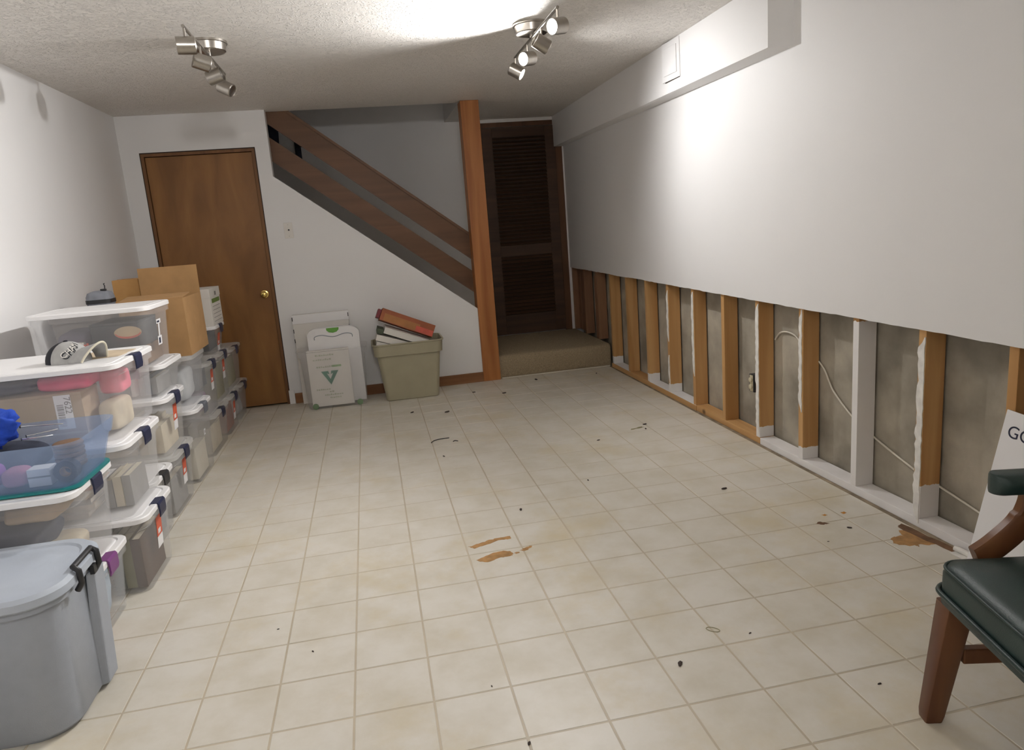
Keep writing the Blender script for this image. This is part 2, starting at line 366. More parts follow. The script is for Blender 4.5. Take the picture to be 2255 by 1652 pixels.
def patch(name, pts, mat, z=0.0006, jag=0.004, seed=0, parent=fl, th=0.0007, n=5):
    r = random.Random(seed); out = []
    for i, p in enumerate(pts):
        q = pts[(i+1) % len(pts)]
        for k in range(n):
            t = k/n; out.append((p[0]+(q[0]-p[0])*t+r.uniform(-jag, jag), p[1]+(q[1]-p[1])*t+r.uniform(-jag, jag)))
    return MB().prism(out, 'xy', z-th, z).build(name, mat, parent)
t1 = [(0.469, -0.150), (0.528, -0.124), (0.592, -0.105), (0.663, -0.102), (0.655, -0.134), (0.604, -0.129), (0.553, -0.153), (0.491, -0.172)]
t2 = [(0.478, -0.288), (0.537, -0.253), (0.588, -0.236), (0.629, -0.247), (0.637, -0.286), (0.618, -0.301), (0.573, -0.297), (0.520, -0.321)]
patch('torn_patch', t1, M['backing'], seed=1)['label'] = 'long torn strip of brown backing'
patch('torn_patch', t2, M['backing'], seed=2)['label'] = 'second torn strip of brown backing'
patch('torn_patch', [(0.672, -0.262), (0.70, -0.238), (0.728, -0.232), (0.722, -0.252), (0.69, -0.27)], M['backing'], seed=3)
patch('torn_patch', [(0.642, -0.276), (0.656, -0.268), (0.668, -0.279), (0.65, -0.285)], M['backing'], seed=4, jag=.002)
patch('torn_patch', [(2.095, -0.683), (2.150, -0.668), (2.184, -0.625), (2.202, -0.646), (2.225, -0.72), (2.224, -0.783), (2.16, -0.765), (2.144, -0.775), (2.08, -0.734)], M['backing'], seed=5, jag=.008)
patch('torn_patch', [(2.19, -0.60), (2.23, -0.58), (2.246, -0.80), (2.252, -0.95), (2.232, -0.95), (2.21, -0.78)], M['dark_backing'], seed=6, jag=.006, z=0.0011)
patch('torn_patch', [(1.915, -0.455), (1.94, -0.44), (1.965, -0.47), (1.94, -0.475)], M['dark_backing'], seed=7, jag=.003)
patch('rust_spot', [(1.99, -0.385), (2.008, -0.38), (2.012, -0.395), (1.995, -0.40)], simple('rust_stain', (.50, .22, .03), .8, var=.3, scale=60), seed=8, jag=.002, z=.0004)
patch('rust_spot', [(2.076, -0.392), (2.096, -0.386), (2.098, -0.404), (2.08, -0.408)], bpy.data.materials['rust_stain'], seed=9, jag=.002, z=.0004)
patch('scuff', [(1.70, 1.19), (1.80, 1.21), (1.79, 1.232), (1.72, 1.215)], BOOK['olive'], seed=10, jag=.006, z=.0003)
# bare strip of dirty slab beside the sill plate
MB().box(2.243, 2.262, YF, 3.19, -0.0012, -0.0002).build('slab_strip', simple('dirty_slab', (.24, .19, .13), .9, var=.5, scale=14), fl)

# ---- ceiling (open above the stair)
cb = MB().prism([(XL-.1, YF-.1), (2.42, YF-.1), (2.42, Y2+.1), (1.07, Y2+.1), (1.07, YB+.1), (XL-.1, YB+.1)], 'xy', CEIL, CEIL+0.22)
struct(cb.build('ceiling', M['ceiling']))
# ---- walls
struct(MB().box(XL-.1, XL, YF-.1, YB+.1, -.01, CEIL).build('wall_left', M['wall']))
struct(MB().box(XL-.1, 2.42, YF-.1, YF, -.01, CEIL).build('wall_front', M['wall']))
DX0, DX1, DZ = -1.433, -0.592, 2.083
wb = MB().prism([(XL, 0), (DX0, 0), (DX0, DZ), (DX1, DZ), (DX1, 0), (1.07, 0), (1.07, 0.650), (-0.478, 1.861), (-0.478, CEIL), (XL, CEIL)], 'xz', YB, YB+.1)
struct(wb.build('wall_back', M['wall']))
# stairwell shell behind it
sw = MB().box(XL-.1, 2.42, Y2, Y2+.1, -.01, 4.8)
struct(sw.build('wall_stairwell', M['wall']))
struct(MB().box(XL-.1, XL, YB+.1, Y2, -.01, 4.8).build('wall_stairwell_end', M['wall']))
struct(MB().box(XL-.1, 1.07, YB+.0, YB+.1, CEIL+.22, 4.8).build('wall_stairwell_upper', M['wall']))
struct(MB().box(1.07, 1.17, YB+.1, Y2, CEIL+.22, 4.8).build('wall_landing_upper', M['wall']))
struct(MB().box(XL-.1, 1.2, YB, Y2+.1, 4.8, 4.9).build('ceiling_stairwell', M['wall']))
# treads behind the sloping wall
st = struct(empty('stairs', (0, 0, 0)))
for i in range(8):
    x1 = 1.0-.243*i; z1 = .205+.19*(i+1)
    MB().box(x1-.30, x1, YB+.11, Y2-.005, max(0, z1-.25), z1).build('tread', M['carpet'], st, bevel=.01)
# landing step
ls = MB().prism([(3.212, 0), (3.204, .03), (3.198, .15), (3.200, .182), (3.214, .199), (3.235, .205), (Y2, .205), (Y2, 0)], 'yz', 1.226, 2.262)
struct(ls.build('floor_landing', M['carpet'], smooth=40))
struct(MB().box(0.98, 1.226, 3.33, Y2, 0, .205).build('floor_landing_side', M['carpet']))
MB().box(1.24, 2.25, 3.190, 3.197, 0, .010).build('trim_1', M['cable'])['kind'] = 'structure'

# ---- right wall: drywall cut off low, studs, plate, foundation behind
def cut(y):
    return 0.812 + 0.008*(y+1.07) + 0.006*noise.noise(Vector((y*2.3, 0, 1))) + 0.0035*noise.noise(Vector((y*14, 3, 1)))
poly = [(YF, CEIL), (Y2, CEIL)]
y = Y2
while y > YF+.02:
    poly.append((y, cut(y))); y -= 0.045
poly.append((YF, cut(YF)))
wr = struct(MB().prism(poly, 'yz', XR, XR+.0125).build('wall_right', M['wall']))
struct(MB().box(2.362, 2.42, YF, Y2, -.01, CEIL).build('wall_foundation', M['concrete']))
SX = XR+.0128
studs = [-4.33, -3.92, -3.52, -3.11, -2.70, -2.29, -1.88, -1.465, -1.044, -0.632, -0.236, 0.183, 0.603, 1.006, 1.427, 1.844, 2.261, 2.694, 3.107, 3.504, 3.921, 4.312]
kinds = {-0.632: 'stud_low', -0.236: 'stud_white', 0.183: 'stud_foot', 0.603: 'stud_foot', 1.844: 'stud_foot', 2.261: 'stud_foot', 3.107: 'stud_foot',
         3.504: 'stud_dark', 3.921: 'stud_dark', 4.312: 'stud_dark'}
def strip(parent, z0, z1, seed, wmax=.036, off=0.0):
    r = random.Random(seed); L, Rr = [], []
    z = z0
    while z < z1:
        e = min(1, (z-z0)/.05, (z1-z)/.05); wv = wmax*max(.15, e)*r.uniform(.72, 1.0)
        a = off + r.uniform(0, .005); L.append((a, z)); Rr.append((a+wv, z)); z += .022
    pts = L + Rr[::-1]
    o = MB().prism(pts, 'yz', -0.0035, 0.0).build('compound_strip', M['compound'], parent)
    o['label'] = 'ragged white joint compound left on the stud edge'
for s in studs:
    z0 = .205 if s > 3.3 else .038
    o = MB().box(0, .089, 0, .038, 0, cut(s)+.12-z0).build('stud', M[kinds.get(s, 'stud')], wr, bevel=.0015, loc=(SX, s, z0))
    if s in (1.844,): strip(o, .38, .76, 11, .030, .004); strip(o, .06, .30, 12, .026, .006)
    if s in (1.427,): strip(o, .20, .79, 13, .032, .003)
    if s in (0.603,): strip(o, .02, .775, 14, .036, .001)
    if s in (0.183,): strip(o, .25, .78, 15, .028, .006)
    if s in (-0.632,): strip(o, -.02, .755, 16, .037, .0)
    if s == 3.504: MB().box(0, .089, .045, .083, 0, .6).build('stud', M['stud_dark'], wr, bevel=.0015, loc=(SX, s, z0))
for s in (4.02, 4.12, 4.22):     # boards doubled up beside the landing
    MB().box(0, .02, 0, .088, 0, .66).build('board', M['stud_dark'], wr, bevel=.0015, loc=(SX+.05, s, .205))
for a, bb, mt in ((YF, .60, 'white_paint'), (.60, 1.43, 'plate_wood'), (1.43, 2.27, 'white_paint'), (2.27, 2.70, 'plate_wood'), (2.70, 3.15, 'white_paint')):
    MB().box(0, .089, 0, bb-a-.001, 0, .0375).build('sole_plate', M[mt], wr, bevel=.002, loc=(SX, a, 0))
for a, bb in ((1.42, 3.16),):    # bare wooden front edge where only the top is painted
    MB().box(-.004, 0, 0, bb-a, 0, .036).build('sole_plate_edge', M['plate_wood'], wr, loc=(SX, a, 0))

# ---- soffit along the right wall
sf = MB().loft([[(2.15, .305, 2.062), (XR, .250, 2.050), (XR, .250, CEIL), (2.15, .305, CEIL)], [(2.15, Y2, 2.075), (XR, Y2, 2.075), (XR, Y2, CEIL), (2.15, Y2, CEIL)]])
struct(sf.build('soffit', M['wall']))

# ---- base boards, post, rails
struct(MB().box(-.545, 1.07, YB-.013, YB, 0, .086).build('baseboard_back', M['base'], bevel=.003))
MB().box(-.592, -.548, YB-.014, YB, 0, .115).build('trim_2', M['white_paint'])['kind'] = 'structure'
po = MB().box(-.077, .077, -.077, .077, 0, CEIL-.002).build('support_post', M['post'], bevel=.003, loc=(1.147, 3.243, 0))
tag(po, 'square reddish pine post at the foot of the stairs', 'post')
def rail_board(name, ztop, hgt, y0, y1, mat, parent, x0=-.78, x1=1.07):
    f = lambda x: ztop - .777*(x-1.06)
    return MB().prism([(x0, f(x0)), (x1, f(x1)), (x1, f(x1)-hgt), (x0, f(x0)-hgt)], 'xz', y0, y1).build(name, mat, parent)
rl = empty('stair_railing', (0, 0, 0)); tag(rl, 'brown sloping stair railing of two wide boards under a cap', 'railing')
rail_board('upper_board', 1.285, .205, 3.300, 3.335, M['rail'], rl, x0=-.60)
rail_board('lower_board', .978, .188, 3.300, 3.335, M['rail'], rl)
rail_board('cap', 1.308, .026, 3.285, 3.360, M['rail'], rl, x0=-.60)

# ---- doors
d1 = struct(empty('door_1', ((DX0+DX1)/2, YB+.03, 0)))
hw = (DX1-DX0)/2
j = MB(); j.box(-hw, -hw+.022, -.03, .07, 0, DZ); j.box(hw-.022, hw, -.03, .07, 0, DZ); j.box(-hw+.022, hw-.022, -.03, .07, DZ-.022, DZ); j.build('jamb', M['jamb'], d1)
stp = MB(); stp.box(-hw+.022, -hw+.03, .02, .04, 0.02, DZ-.022); stp.build('stop', M['dark_edge'], d1)
MB().box(-hw+.025, hw-.025, -.012, .023, .012, DZ-.026).build('slab', M['door'], d1, bevel=.002)
MB().box(-hw-.006, -hw, -.0315, -.03, 0.0, DZ+.004).build('paint_gap', M['dark_edge'], d1)
MB().box(-hw-.006, hw+.006, -.0315, -.03, DZ, DZ+.008).build('paint_gap', M['dark_edge'], d1)
MB().box(hw, hw+.007, -.0315, -.03, 0.0, DZ+.004).build('paint_gap', M['dark_edge'], d1)
kx, kz = -0.674-(DX0+DX1)/2, .936
kb = MB().loft([disc((kx, yy, kz), (0, 1, 0), r) for yy, r in ((-.0125, .033), (-.018, .031), (-.021, .014), (-.040, .011), (-.046, .020), (-.056, .027), (-.066, .026), (-.073, .017), (-.075, .006))]).build('knob', M['brass'], d1, smooth=50)
kb['label'] = 'round brass door knob'

LX0, LX1 = 1.40, 2.185; LZ0, LZ1 = .207, 2.335
d2 = struct(empty('door_2', (0, Y2, 0)))
fr = MB(); fr.box(LX0-.05, LX0+.02, -.02, 0, LZ0, LZ1); fr.box(LX1-.02, LX1+.05, -.02, 0, LZ0, LZ1); fr.box(LX0+.02, LX1-.02, -.02, 0, LZ1-.045, LZ1)
fr.build('jamb', M['louver_frame'], d2)
sx0, sx1 = LX0+.02, LX1-.02
for a, bq in ((sx0, sx0+.105), (sx1-.105, sx1)): MB().box(a, bq, -.032, -.021, LZ0+.008, LZ1-.05).build('stile', M['louver'], d2, bevel=.002)
zr = [(LZ0+.008, .42), (1.02, 1.13), (2.19, LZ1-.05)]
for a, bq in zr: MB().box(sx0+.105, sx1-.105, -.031, -.021, a, bq).build('rail', M['louver'], d2, bevel=.002)
MB().box(sx0+.10, sx1-.10, -.0206, -.0202, .42, 2.2).build('backing', M['dark_edge'], d2)
slat = None
for a, bq in ((.42, 1.02), (1.13, 2.19)):
    n = int((bq-a)/.036)
    for k in range(n):
        z = a + (k+.5)*(bq-a)/n
        if slat is None:
            o = MB().box(-(sx1-sx0)/2+.104, (sx1-sx0)/2-.104, -.018, .018, -.0035, .0035).build('slat', M['louver'], d2); slat = o.data
        else:
            o = bpy.data.objects.new('slat', slat); COL.objects.link(o); o.parent = d2
        o.location = ((sx0+sx1)/2, -.035, z); o.rotation_euler = (math.radians(38), 0, 0)
struct(MB().box(2.235, 2.30, Y2-.02, Y2-.0005, .206, 2.075).build('trim_3', M['white_paint']))
struct(MB().box(1.30, XR-.1, Y2-.025, Y2-.0005, LZ1, CEIL).build('trim_4', M['white_paint']))

# ================================================================== THINGS ON WALLS AND CEILING
def track_light(name, x, y0, y1, canopy_y, aims, lit, label, watts=None, side=1):
    t = empty(name, (x, (y0+y1)/2, CEIL)); tag(t, label, 'ceiling light', 'four-head spot bars on the ceiling')
    yc = (y0+y1)/2; zb = -.068
    MB().loft([[(px, py+canopy_y-yc, z) for px, py, z in rr(r, r, r*.99, z, 8)] for z, r in ((0, .098), (-.010, .098), (-.012, .090), (-.045, .086), (-.050, .080))]).build('canopy', M['nickel'], t, smooth=35)
    MB().tube([(0, canopy_y-yc, -.05), (0, canopy_y-yc, zb)], .012, 10).build('neck', M['nickel'], t, smooth=40)
    MB().tube([(0, y0-yc, zb), (0, y1-yc, zb)], .0075, 8).build('bar', M['nickel'], t, smooth=40)
    ys = [y0+.012+(y1-y0-.024)*k/3-yc for k in range(4)]
    for k in range(4):
        a = Vector(aims[k]).normalized(); p = Vector((0, ys[k], zb))
        c = p + Vector((0, 0, -.078))
        MB().tube([p, p+Vector((0, 0, -.048))], .0055, 8).build('stem', M['nickel'], t, smooth=40)
        h = MB(); R0 = .037
        h.loft([disc(c+a*s, a, r, 24) for s, r in ((-.038, .030), (-.040, R0*.9), (-.036, R0), (.040, R0), (.040, R0*.90), (.026, R0*.86))], True, False)
        hd = h.build('head', M['nickel'], t, smooth=35)
        MB().loft([disc(c+a*.0262, a, R0*.85, 24), disc(c+a*.032, a, R0*.62, 24), disc(c+a*.034, a, R0*.2, 24)], True, True).build('lens', M['lens_on'] if lit[k] else M['lens_off'], hd, smooth=60)
        if lit[k]:
            wp = Vector((x, yc, CEIL)) + c + a*.045
            spot('spot_beam', wp, wp+a, *lit[k])
    return t
F1 = track_light('track_light', -.490, .574, 1.553, 1.130, [(-.90, -.20, -.02), (-.80, -.30, .26), (.88, -.16, .22), (-.75, .25, .42)], [0, 0, 0, 0],
                 'unlit brushed-nickel spot bar beside the left wall, near the brown door')
F2 = track_light('track_light', 1.170, .433, 1.415, .965, [(-.80, -.45, -.16), (-.75, -.10, .45), (-.76, -.52, -.15), (.74, -.34, -.52)],
                 [(58, 148, 1.0), 0, (105, 154, 1.0), (42, 130, 1.0)],
                 'brushed-nickel spot bar with three lamps switched on, beside the soffit')
# added fill light: an unseen bar of the same make, brightening the room
F_FILL = track_light('track_light', .35, -3.6, -2.62, -3.05, [(-.78, .55, .40), (-.25, .90, .48), (-.60, .75, .42), (.4, -.2, -.7)],
                 [(40, 150, .7, .10), (34, 150, .7, .10), (40, 150, .7, .10), 0], 'added brushed-nickel fill spot bar, out of view above the camera')

vc = empty('vent_cover', (2.15, 1.40, 2.245)); tag(vc, 'white vent cover hanging loose on the soffit', 'vent')
MB().box(-.012, -.004, -.118, .118, -.112, .114, rot=Matrix.Rotation(math.radians(2.5), 3, 'Z')).build('plate', M['white_plastic'], vc, bevel=.002)
MB().box(-.019, -.011, -.085, .085, -.080, .080, rot=Matrix.Rotation(math.radians(2.5), 3, 'Z')).build('raised_panel', M['white_plastic'], vc, bevel=.003)
MB().box(-.004, -.0002, -.112, .100, -.115, .112).build('shade_gap', M['dark_edge'], vc)  # dark sheet painting the shade in the gap behind the loose plate
jp = empty('wall_plate', (-.415, YB, 1.43)); tag(jp, 'white cable wall plate with a round socket, on the stair wall', 'wall plate')
MB().box(-.034, .034, -.006, 0, -.062, .062).build('plate', M['plate_plastic'], jp, bevel=.002)
MB().loft([disc((.002, yy, .004), (0, 1, 0), r, 16) for yy, r in ((-.006, .007), (-.012, .0065), (-.012, .003))]).build('socket', M['black'], jp, smooth=40)
for zz in (-.045, .045): MB().loft([disc((0, yy, zz), (0, 1, 0), .003, 10) for yy in (-.006, -.007)]).build('screw', M['nickel'], jp)
oe = empty('electrical_outlet', (2.315, .775, .318)); tag(oe, 'old ivory duplex outlet mounted between bare studs', 'outlet')
MB().box(-.004, .046, -.028, .028, -.052, .052).build('box', M['black'], oe, bevel=.002)
for zz in (-.021, .021): MB().loft([[(xx, a*s, zz+b_*s) for a, b_ in [(.0165*math.cos(q), .0145*math.sin(q)) for q in [2*PI*k/14 for k in range(14)]]] for xx, s in ((-.004, 1), (-.014, 1), (-.016, .8))]).build('receptacle', M['outlet'], oe, smooth=40)
MB().box(-.006, -.004, -.017, .017, -.048, .048).build('strap', M['outlet'], oe)
cpts = [(2.352, .586, .600), (2.352, .545, .640), (2.352, .486, .657), (2.352, .40, .650), (2.352, .33, .612), (2.352, .16, .529), (2.352, .10, .46), (2.352, .055, .409), (2.352, -.082, .323), (2.352, -.253, .258), (2.352, -.502, .188), (2.352, -.661, .160), (2.352, -.894, .118), (2.352, -1.2, .06)]
def smooth_path(p, n=6):
    p = [Vector(q) for q in p]; out = []
    for i in range(len(p)-1):
        a, b_, c, d = p[max(i-1, 0)], p[i], p[i+1], p[min(i+2, len(p)-1)]
        for k in range(n):
            t = k/n; out.append(0.5*((2*b_)+(c-a)*t+(2*a-5*b_+4*c-d)*t*t+(3*b_-a-3*c+d)*t**3))
    return out+[p[-1]]
tag(MB().tube(smooth_path(cpts), .0045, 7).build('wall_cable', M['cable'], smooth=60), 'off-white cable drooping across the concrete behind the studs', 'cable')
# dark things hanging on the stairwell wall, seen between the rail boards
p0, p1 = on_y(583, 258, Y2), on_y(622, 330, Y2)
lump('hanging_coat', M['dark_cloth'], None, (p1.x-p0.x+.1, .05, .62), ((p0.x+p1.x)/2-.06, Y2-.03, p1.z-.1), 3, .12)
tag(bpy.data.objects['hanging_coat'], 'dark coat hanging high on the stairwell wall', 'coat')
p0, p1 = on_y(648, 312, Y2), on_y(664, 346, Y2)
hk = empty('hanging_bag', ((p0.x+p1.x)/2, Y2, p1.z)); tag(hk, 'small dark bag hanging beside the coat on the stairwell wall', 'bag')
hz = p0.z-p1.z
MB().box(-.026, .030, -.03, -.002, -.06, hz*.62).build('body', M['dark_cloth'], hk, bevel=.006)
MB().box(-.026, .052, -.02, -.002, hz*.62, hz+.06).build('flap', M['cap_black'], hk, bevel=.004)

# ================================================================== STORAGE BINS
def storage_bin(label, y0, y1, z0, h, xr, L, lid='white', latch='navy', sticker=None, body='clear', side_latch=None, name='storage_bin', wheels=False, group=None):
    Wd = y1-y0; t = empty(name, (xr-L/2, (y0+y1)/2, z0)); tag(t, label, 'storage bin', group or 'lidded clear storage bins along the left wall')
    hx, hy = L/2, Wd/2
    t['hx'] = hx; t['hy'] = hy; t['h'] = h
    zt = h-.052
    b_ = MB().loft([rr(hx-.042, hy-.036, .04, 0), rr(hx-.036, hy-.031, .045, .010), rr(hx-.018, hy-.015, .05, zt), rr(hx-.005, hy-.004, .055, zt+.002), rr(hx-.005, hy-.004, .055, h-.024),
                    rr(hx-.010, hy-.009, .052, h-.022), rr(hx-.010, hy-.009, .052, zt+.006), rr(hx-.021, hy-.018, .048, zt-.004), rr(hx-.039, hy-.034, .043, .012), rr(hx-.042, hy-.037, .04, .004)])
    b_.build('body', M[body], t, smooth=35)
    if lid:
        lm = {'white': M['white_plastic'], 'milky': M['clear_lid']}[lid]
        MB().loft([rr(hx-.003, hy-.003, .055, h-.0225), rr(hx, hy, .056, h-.021), rr(hx, hy, .056, h-.004), rr(hx-.004, hy-.004, .054, h), rr(hx-.024, hy-.022, .045, h),
                   rr(hx-.027, hy-.025, .042, h-.005), rr(hx-.031, hy-.028, .041, h-.005), rr(hx-.034, hy-.030, .040, h-.0002)], True, True).build('lid', lm, t, smooth=30)
        for s in (1, -1):
            if latch:
                w = .042
                pr = [(-.03, h+.0008), (.002, h+.003), (.0085, h-.006), (.0085, h-.045), (.005, h-.060), (.002, h-.060), (.003, h-.03), (.0008, h-.008), (-.002, h+.0002), (-.03, h+.0002)]
                MB().prism([((hx+px)*s, pz) for px, pz in pr], 'xz', -w, w).build('latch', M[latch], t)
    if side_latch is not None:
        pr = [(-.02, h+.0008), (.002, h+.003), (.0085, h-.006), (.0085, h-.055), (.002, h-.055), (.0008, h-.008), (-.02, h+.0002)]
        MB().prism([(-(hy+px), pz) for px, pz in pr], 'yz', side_latch-.02, side_latch+.02).build('latch', M['navy'], t)
    if sticker:
        def face(z): return hx-.036+.018*max(0, (z-.01))/(zt-.01)
        def endpatch(nm, ya, yb, za, zb, mt, th=.0012):
            MB().loft([[(face(za)+.0004, ya, za), (face(za)+.0004+th, ya, za), (face(za)+.0004+th, yb, za), (face(za)+.0004, yb, za)],
                       [(face(zb)+.0004, ya, zb), (face(zb)+.0004+th, ya, zb), (face(zb)+.0004+th, yb, zb), (face(zb)+.0004, yb, zb)]]).build(nm, M[mt], t)
        if sticker == 'red':
            zc = zt-.012
            endpatch('tag', -.035, .035, zc-.085, zc, 'sticker_red'); endpatch('tag', -.035, .035, zc-.135, zc-.086, 'sticker_white'); endpatch('tag_line', -.022, .012, zc-.075, zc-.055, 'sticker_white', .002)
        elif sticker == 'T':
            zc = zt-.03
            endpatch('tag', -.038, .034, zc-.022, zc, 'sticker_white'); endpatch('tag_mark', -.030, .012, zc-.017, zc-.008, 'navy_print', .002)
            endpatch('tag', -.012, .010, zc-.085, zc-.022, 'sticker_white'); endpatch('tag', -.032, .034, zc-.130, zc-.085, 'sticker_white'); endpatch('tag_mark', -.020, .008, zc-.122, zc-.094, 'navy_print', .002)
        elif sticker == 'small':
            endpatch('tag', -.020, .012, h*.55, h*.63, 'sticker_white'); endpatch('tag_mark', -.012, .004, h*.57, h*.61, 'grey_print', .002)
    return t
def inner(t, z):       # half sizes inside the bin at height z
    k = max(0, (z-.01))/(t['h']-.062); return t['hx']-.042+.017*k-.004, t['hy']-.037+.015*k-.004
def put_box(t, name, label, cat, x0, x1, y0, y1, z0, z1, mat, group=None, rz=0, bevel=.002, extra=None):
    """a box-like item standing inside bin t; fractions of the inner footprint, metres in z"""
    ix, iy = inner(t, .012); L = Vector(t.location)
    X0, X1, Y0, Y1 = x0*ix, x1*ix, y0*iy, y1*iy
    e = tag(empty(name, (L.x+(X0+X1)/2, L.y+(Y0+Y1)/2, L.z+z0), rz), label, cat, group)
    hx, hy, hz = (X1-X0)/2, (Y1-Y0)/2, z1-z0
    return e, hx, hy, hz, mat
def carton(t, label, x0, x1, y0, y1, z0, z1, mat, group=None, name='carton', cat='box', rz=0):
    e, hx, hy, hz, m_ = put_box(t, name, label, cat, x0, x1, y0, y1, z0, z1, mat, group, rz)
    MB().box(-hx, hx, -hy, hy, 0, hz-.012).build('tray', m_, e, bevel=.0015)
    MB().box(-hx-.0015, hx+.0015, -hy-.0015, hy+.0015, hz-.012, hz).build('lid', m_, e, bevel=.0015)
    return e
ORD = ['lowest', 'second-lowest', 'third-lowest', 'fourth-lowest', 'fifth-lowest', 'sixth-lowest', 'seventh-lowest', 'eighth-lowest', 'ninth-lowest']
ORW = ['wall-side', 'second from wall', 'third from wall', 'fourth from wall', 'fifth from wall', 'sixth from wall', 'seventh from wall']
def book(t, colour, where, x0, x1, y0, y1, z0, z1, group, order=None):
    e, hx, hy, hz, m_ = put_box(t, 'book', '%s book %s' % (colour.replace('_', ' '), where) if not order else '%s %s book %s' % (order, colour.replace('_', ' '), where), 'book', x0, x1, y0, y1, z0, z1, None, group)
    ct = BOOK[colour]
    if hz < min(hx, hy)*2:      # lying flat: cover below, cover above, spine along -y
        c = MB().box(-hx, hx, -hy, hy, 0, .0025).box(-hx, hx, -hy, hy, hz-.0025, hz).box(-hx, hx, -hy, -hy+.0025, .0025, hz-.0025)
        c.build('cover', ct, e); MB().box(-hx+.004, hx-.004, -hy+.003, hy-.004, .0026, hz-.0026).build('pages', M['pages'], e)
    else:
        c = MB().box(-hx, -hx+.0025, -hy, hy, 0, hz).box(hx-.0025, hx, -hy, hy, 0, hz).box(-hx+.0025, hx-.0025, -hy, -hy+.0025, 0, hz)
        c.build('cover', ct, e); MB().box(-hx+.003, hx-.003, -hy+.003, hy-.004, .003, hz-.004).build('pages', M['pages'], e)
    return e
def cloth(t, name, label, cat, mat, fx, fy, sx, sy, z0, sz, seed, amp=.2, group=None):
    ix, iy = inner(t, .012); L = t.location
    o = lump(name, mat, None, (sx*2*ix, sy*2*iy, sz), (L.x+fx*ix, L.y+fy*iy, L.z+z0), seed, amp*.7, flat=.42)
    return tag(o, label, cat, group)
def pile(t, where, cols, z0, hs, seed, x=(-.9, .92), y=(-.88, .88), group=None):
    """books lying on each other"""
    r = random.Random(seed); z = z0
    for k, (c, hh) in enumerate(zip(cols, hs)):
        a = r.uniform(.0, .10); b_ = r.uniform(0, .10); c2 = r.uniform(0, .14)
        book(t, c, where, x[0]+a, x[1]-b_, y[0]+c2, y[1]-r.uniform(0, .12), z, z+hh, group or 'books '+where, ORD[k])
        z += hh+.0006
    return z
def row(t, where, cols, seed, hz, x=(-.9, .92), group=None, yy=(-.9, .6)):
    """things standing side by side along the bin"""
    r = random.Random(seed); n = len(cols); w = (x[1]-x[0])/n
    for k, c in enumerate(cols):
        book(t, c, where, x[0]+k*w+.005, x[0]+(k+1)*w-.005, yy[0]+r.uniform(0, .05), yy[1]+r.uniform(0, .25), .013, .013+hz*r.uniform(.8, 1), group or 'books '+where, ORW[k])

BL = .58
# column by the grey tote
b_pur = storage_bin('clear bin with purple latches and white lid on the floor behind the grey tote', -.575, -.138, 0, .278, -.845, .62, latch='purple')
b_two = storage_bin('clear white-lidded bin of clothes under the blue tray', -.570, -.150, .278, .311, -.842, .62)
b_C = storage_bin('white-lidded clear bin on the floor under the bin of tan books', -.132, .285, 0, .322, -.782, .62, sticker='red')
b_K = storage_bin('clear bin of tan books under the bin with the cap', -.135, .365, .322, .305, -.80, .62)
b_hat = storage_bin('wide clear bin with pink cloth inside and the cap on its lid', -.075, .465, .627, .305, -.805, .70)
b_mid = storage_bin('low clear bin wedged between the book stacks, mostly hidden', .305, .675, 0, .320, -.868, BL, latch='black')
b_D = storage_bin('clear bin of brown books on the floor, lid under two stacked bins', .700, 1.140, 0, .325, -.872, BL, sticker='red', lid='milky')
b_L = storage_bin('clear bin with red tag, second up under the tall boxed-game bin', .715, 1.135, .325, .298, -.872, BL, sticker='red')
b_M = storage_bin('shallow clear bin with an orange picture box inside', .765, 1.190, .623, .165, -.872, BL, latch=None, side_latch=.16)
b_N = storage_bin('clear bin holding game boxes, topmost of its stack beside the cardboard box', .675, 1.115, .788, .303, -.868, .545, latch=None, sticker='T')
b_E = storage_bin('tall clear bin with slate handles on the floor', 1.245, 1.700, 0, .440, -.872, BL, latch='grey_latch', sticker='small', body='clear_low')
b_O = storage_bin('frosted milky bin directly under the open cardboard box', 1.375, 1.760, .440, .293, -.880, .37, latch=None, lid='milky', body='clear_low')
b_F = storage_bin('clear bin on the floor holding a cream file and brown folders', 1.765, 2.290, 0, .280, -.892, BL, latch='navy', lid='milky')
b_G = storage_bin('clear bin with red tag on the floor, next to last before the brown door', 2.310, 2.740, 0, .280, -.892, BL, sticker='red', lid='milky')
b_H = storage_bin('clear bin on the floor right against the brown door', 2.760, 3.130, 0, .280, -.892, BL, lid='milky')
b_P = storage_bin('clear bin with red tag and lilac cloth, stacked beside the open cardboard box', 1.780, 2.160, .280, .340, -.892, BL, sticker='red', lid='milky')
b_P2 = storage_bin('clear bin with red tag under the small bin with the white file box', 2.172, 2.580, .280, .340, -.892, BL, sticker='red', lid='milky')
b_Q = storage_bin('clear bin of cream folders stacked against the brown door', 2.600, 3.060, .280, .306, -.892, BL, lid='milky')
b_R = storage_bin('small clear bin of dark goods under the white file box', 2.230, 2.610, .620, .187, -.900, .42, sticker='red')

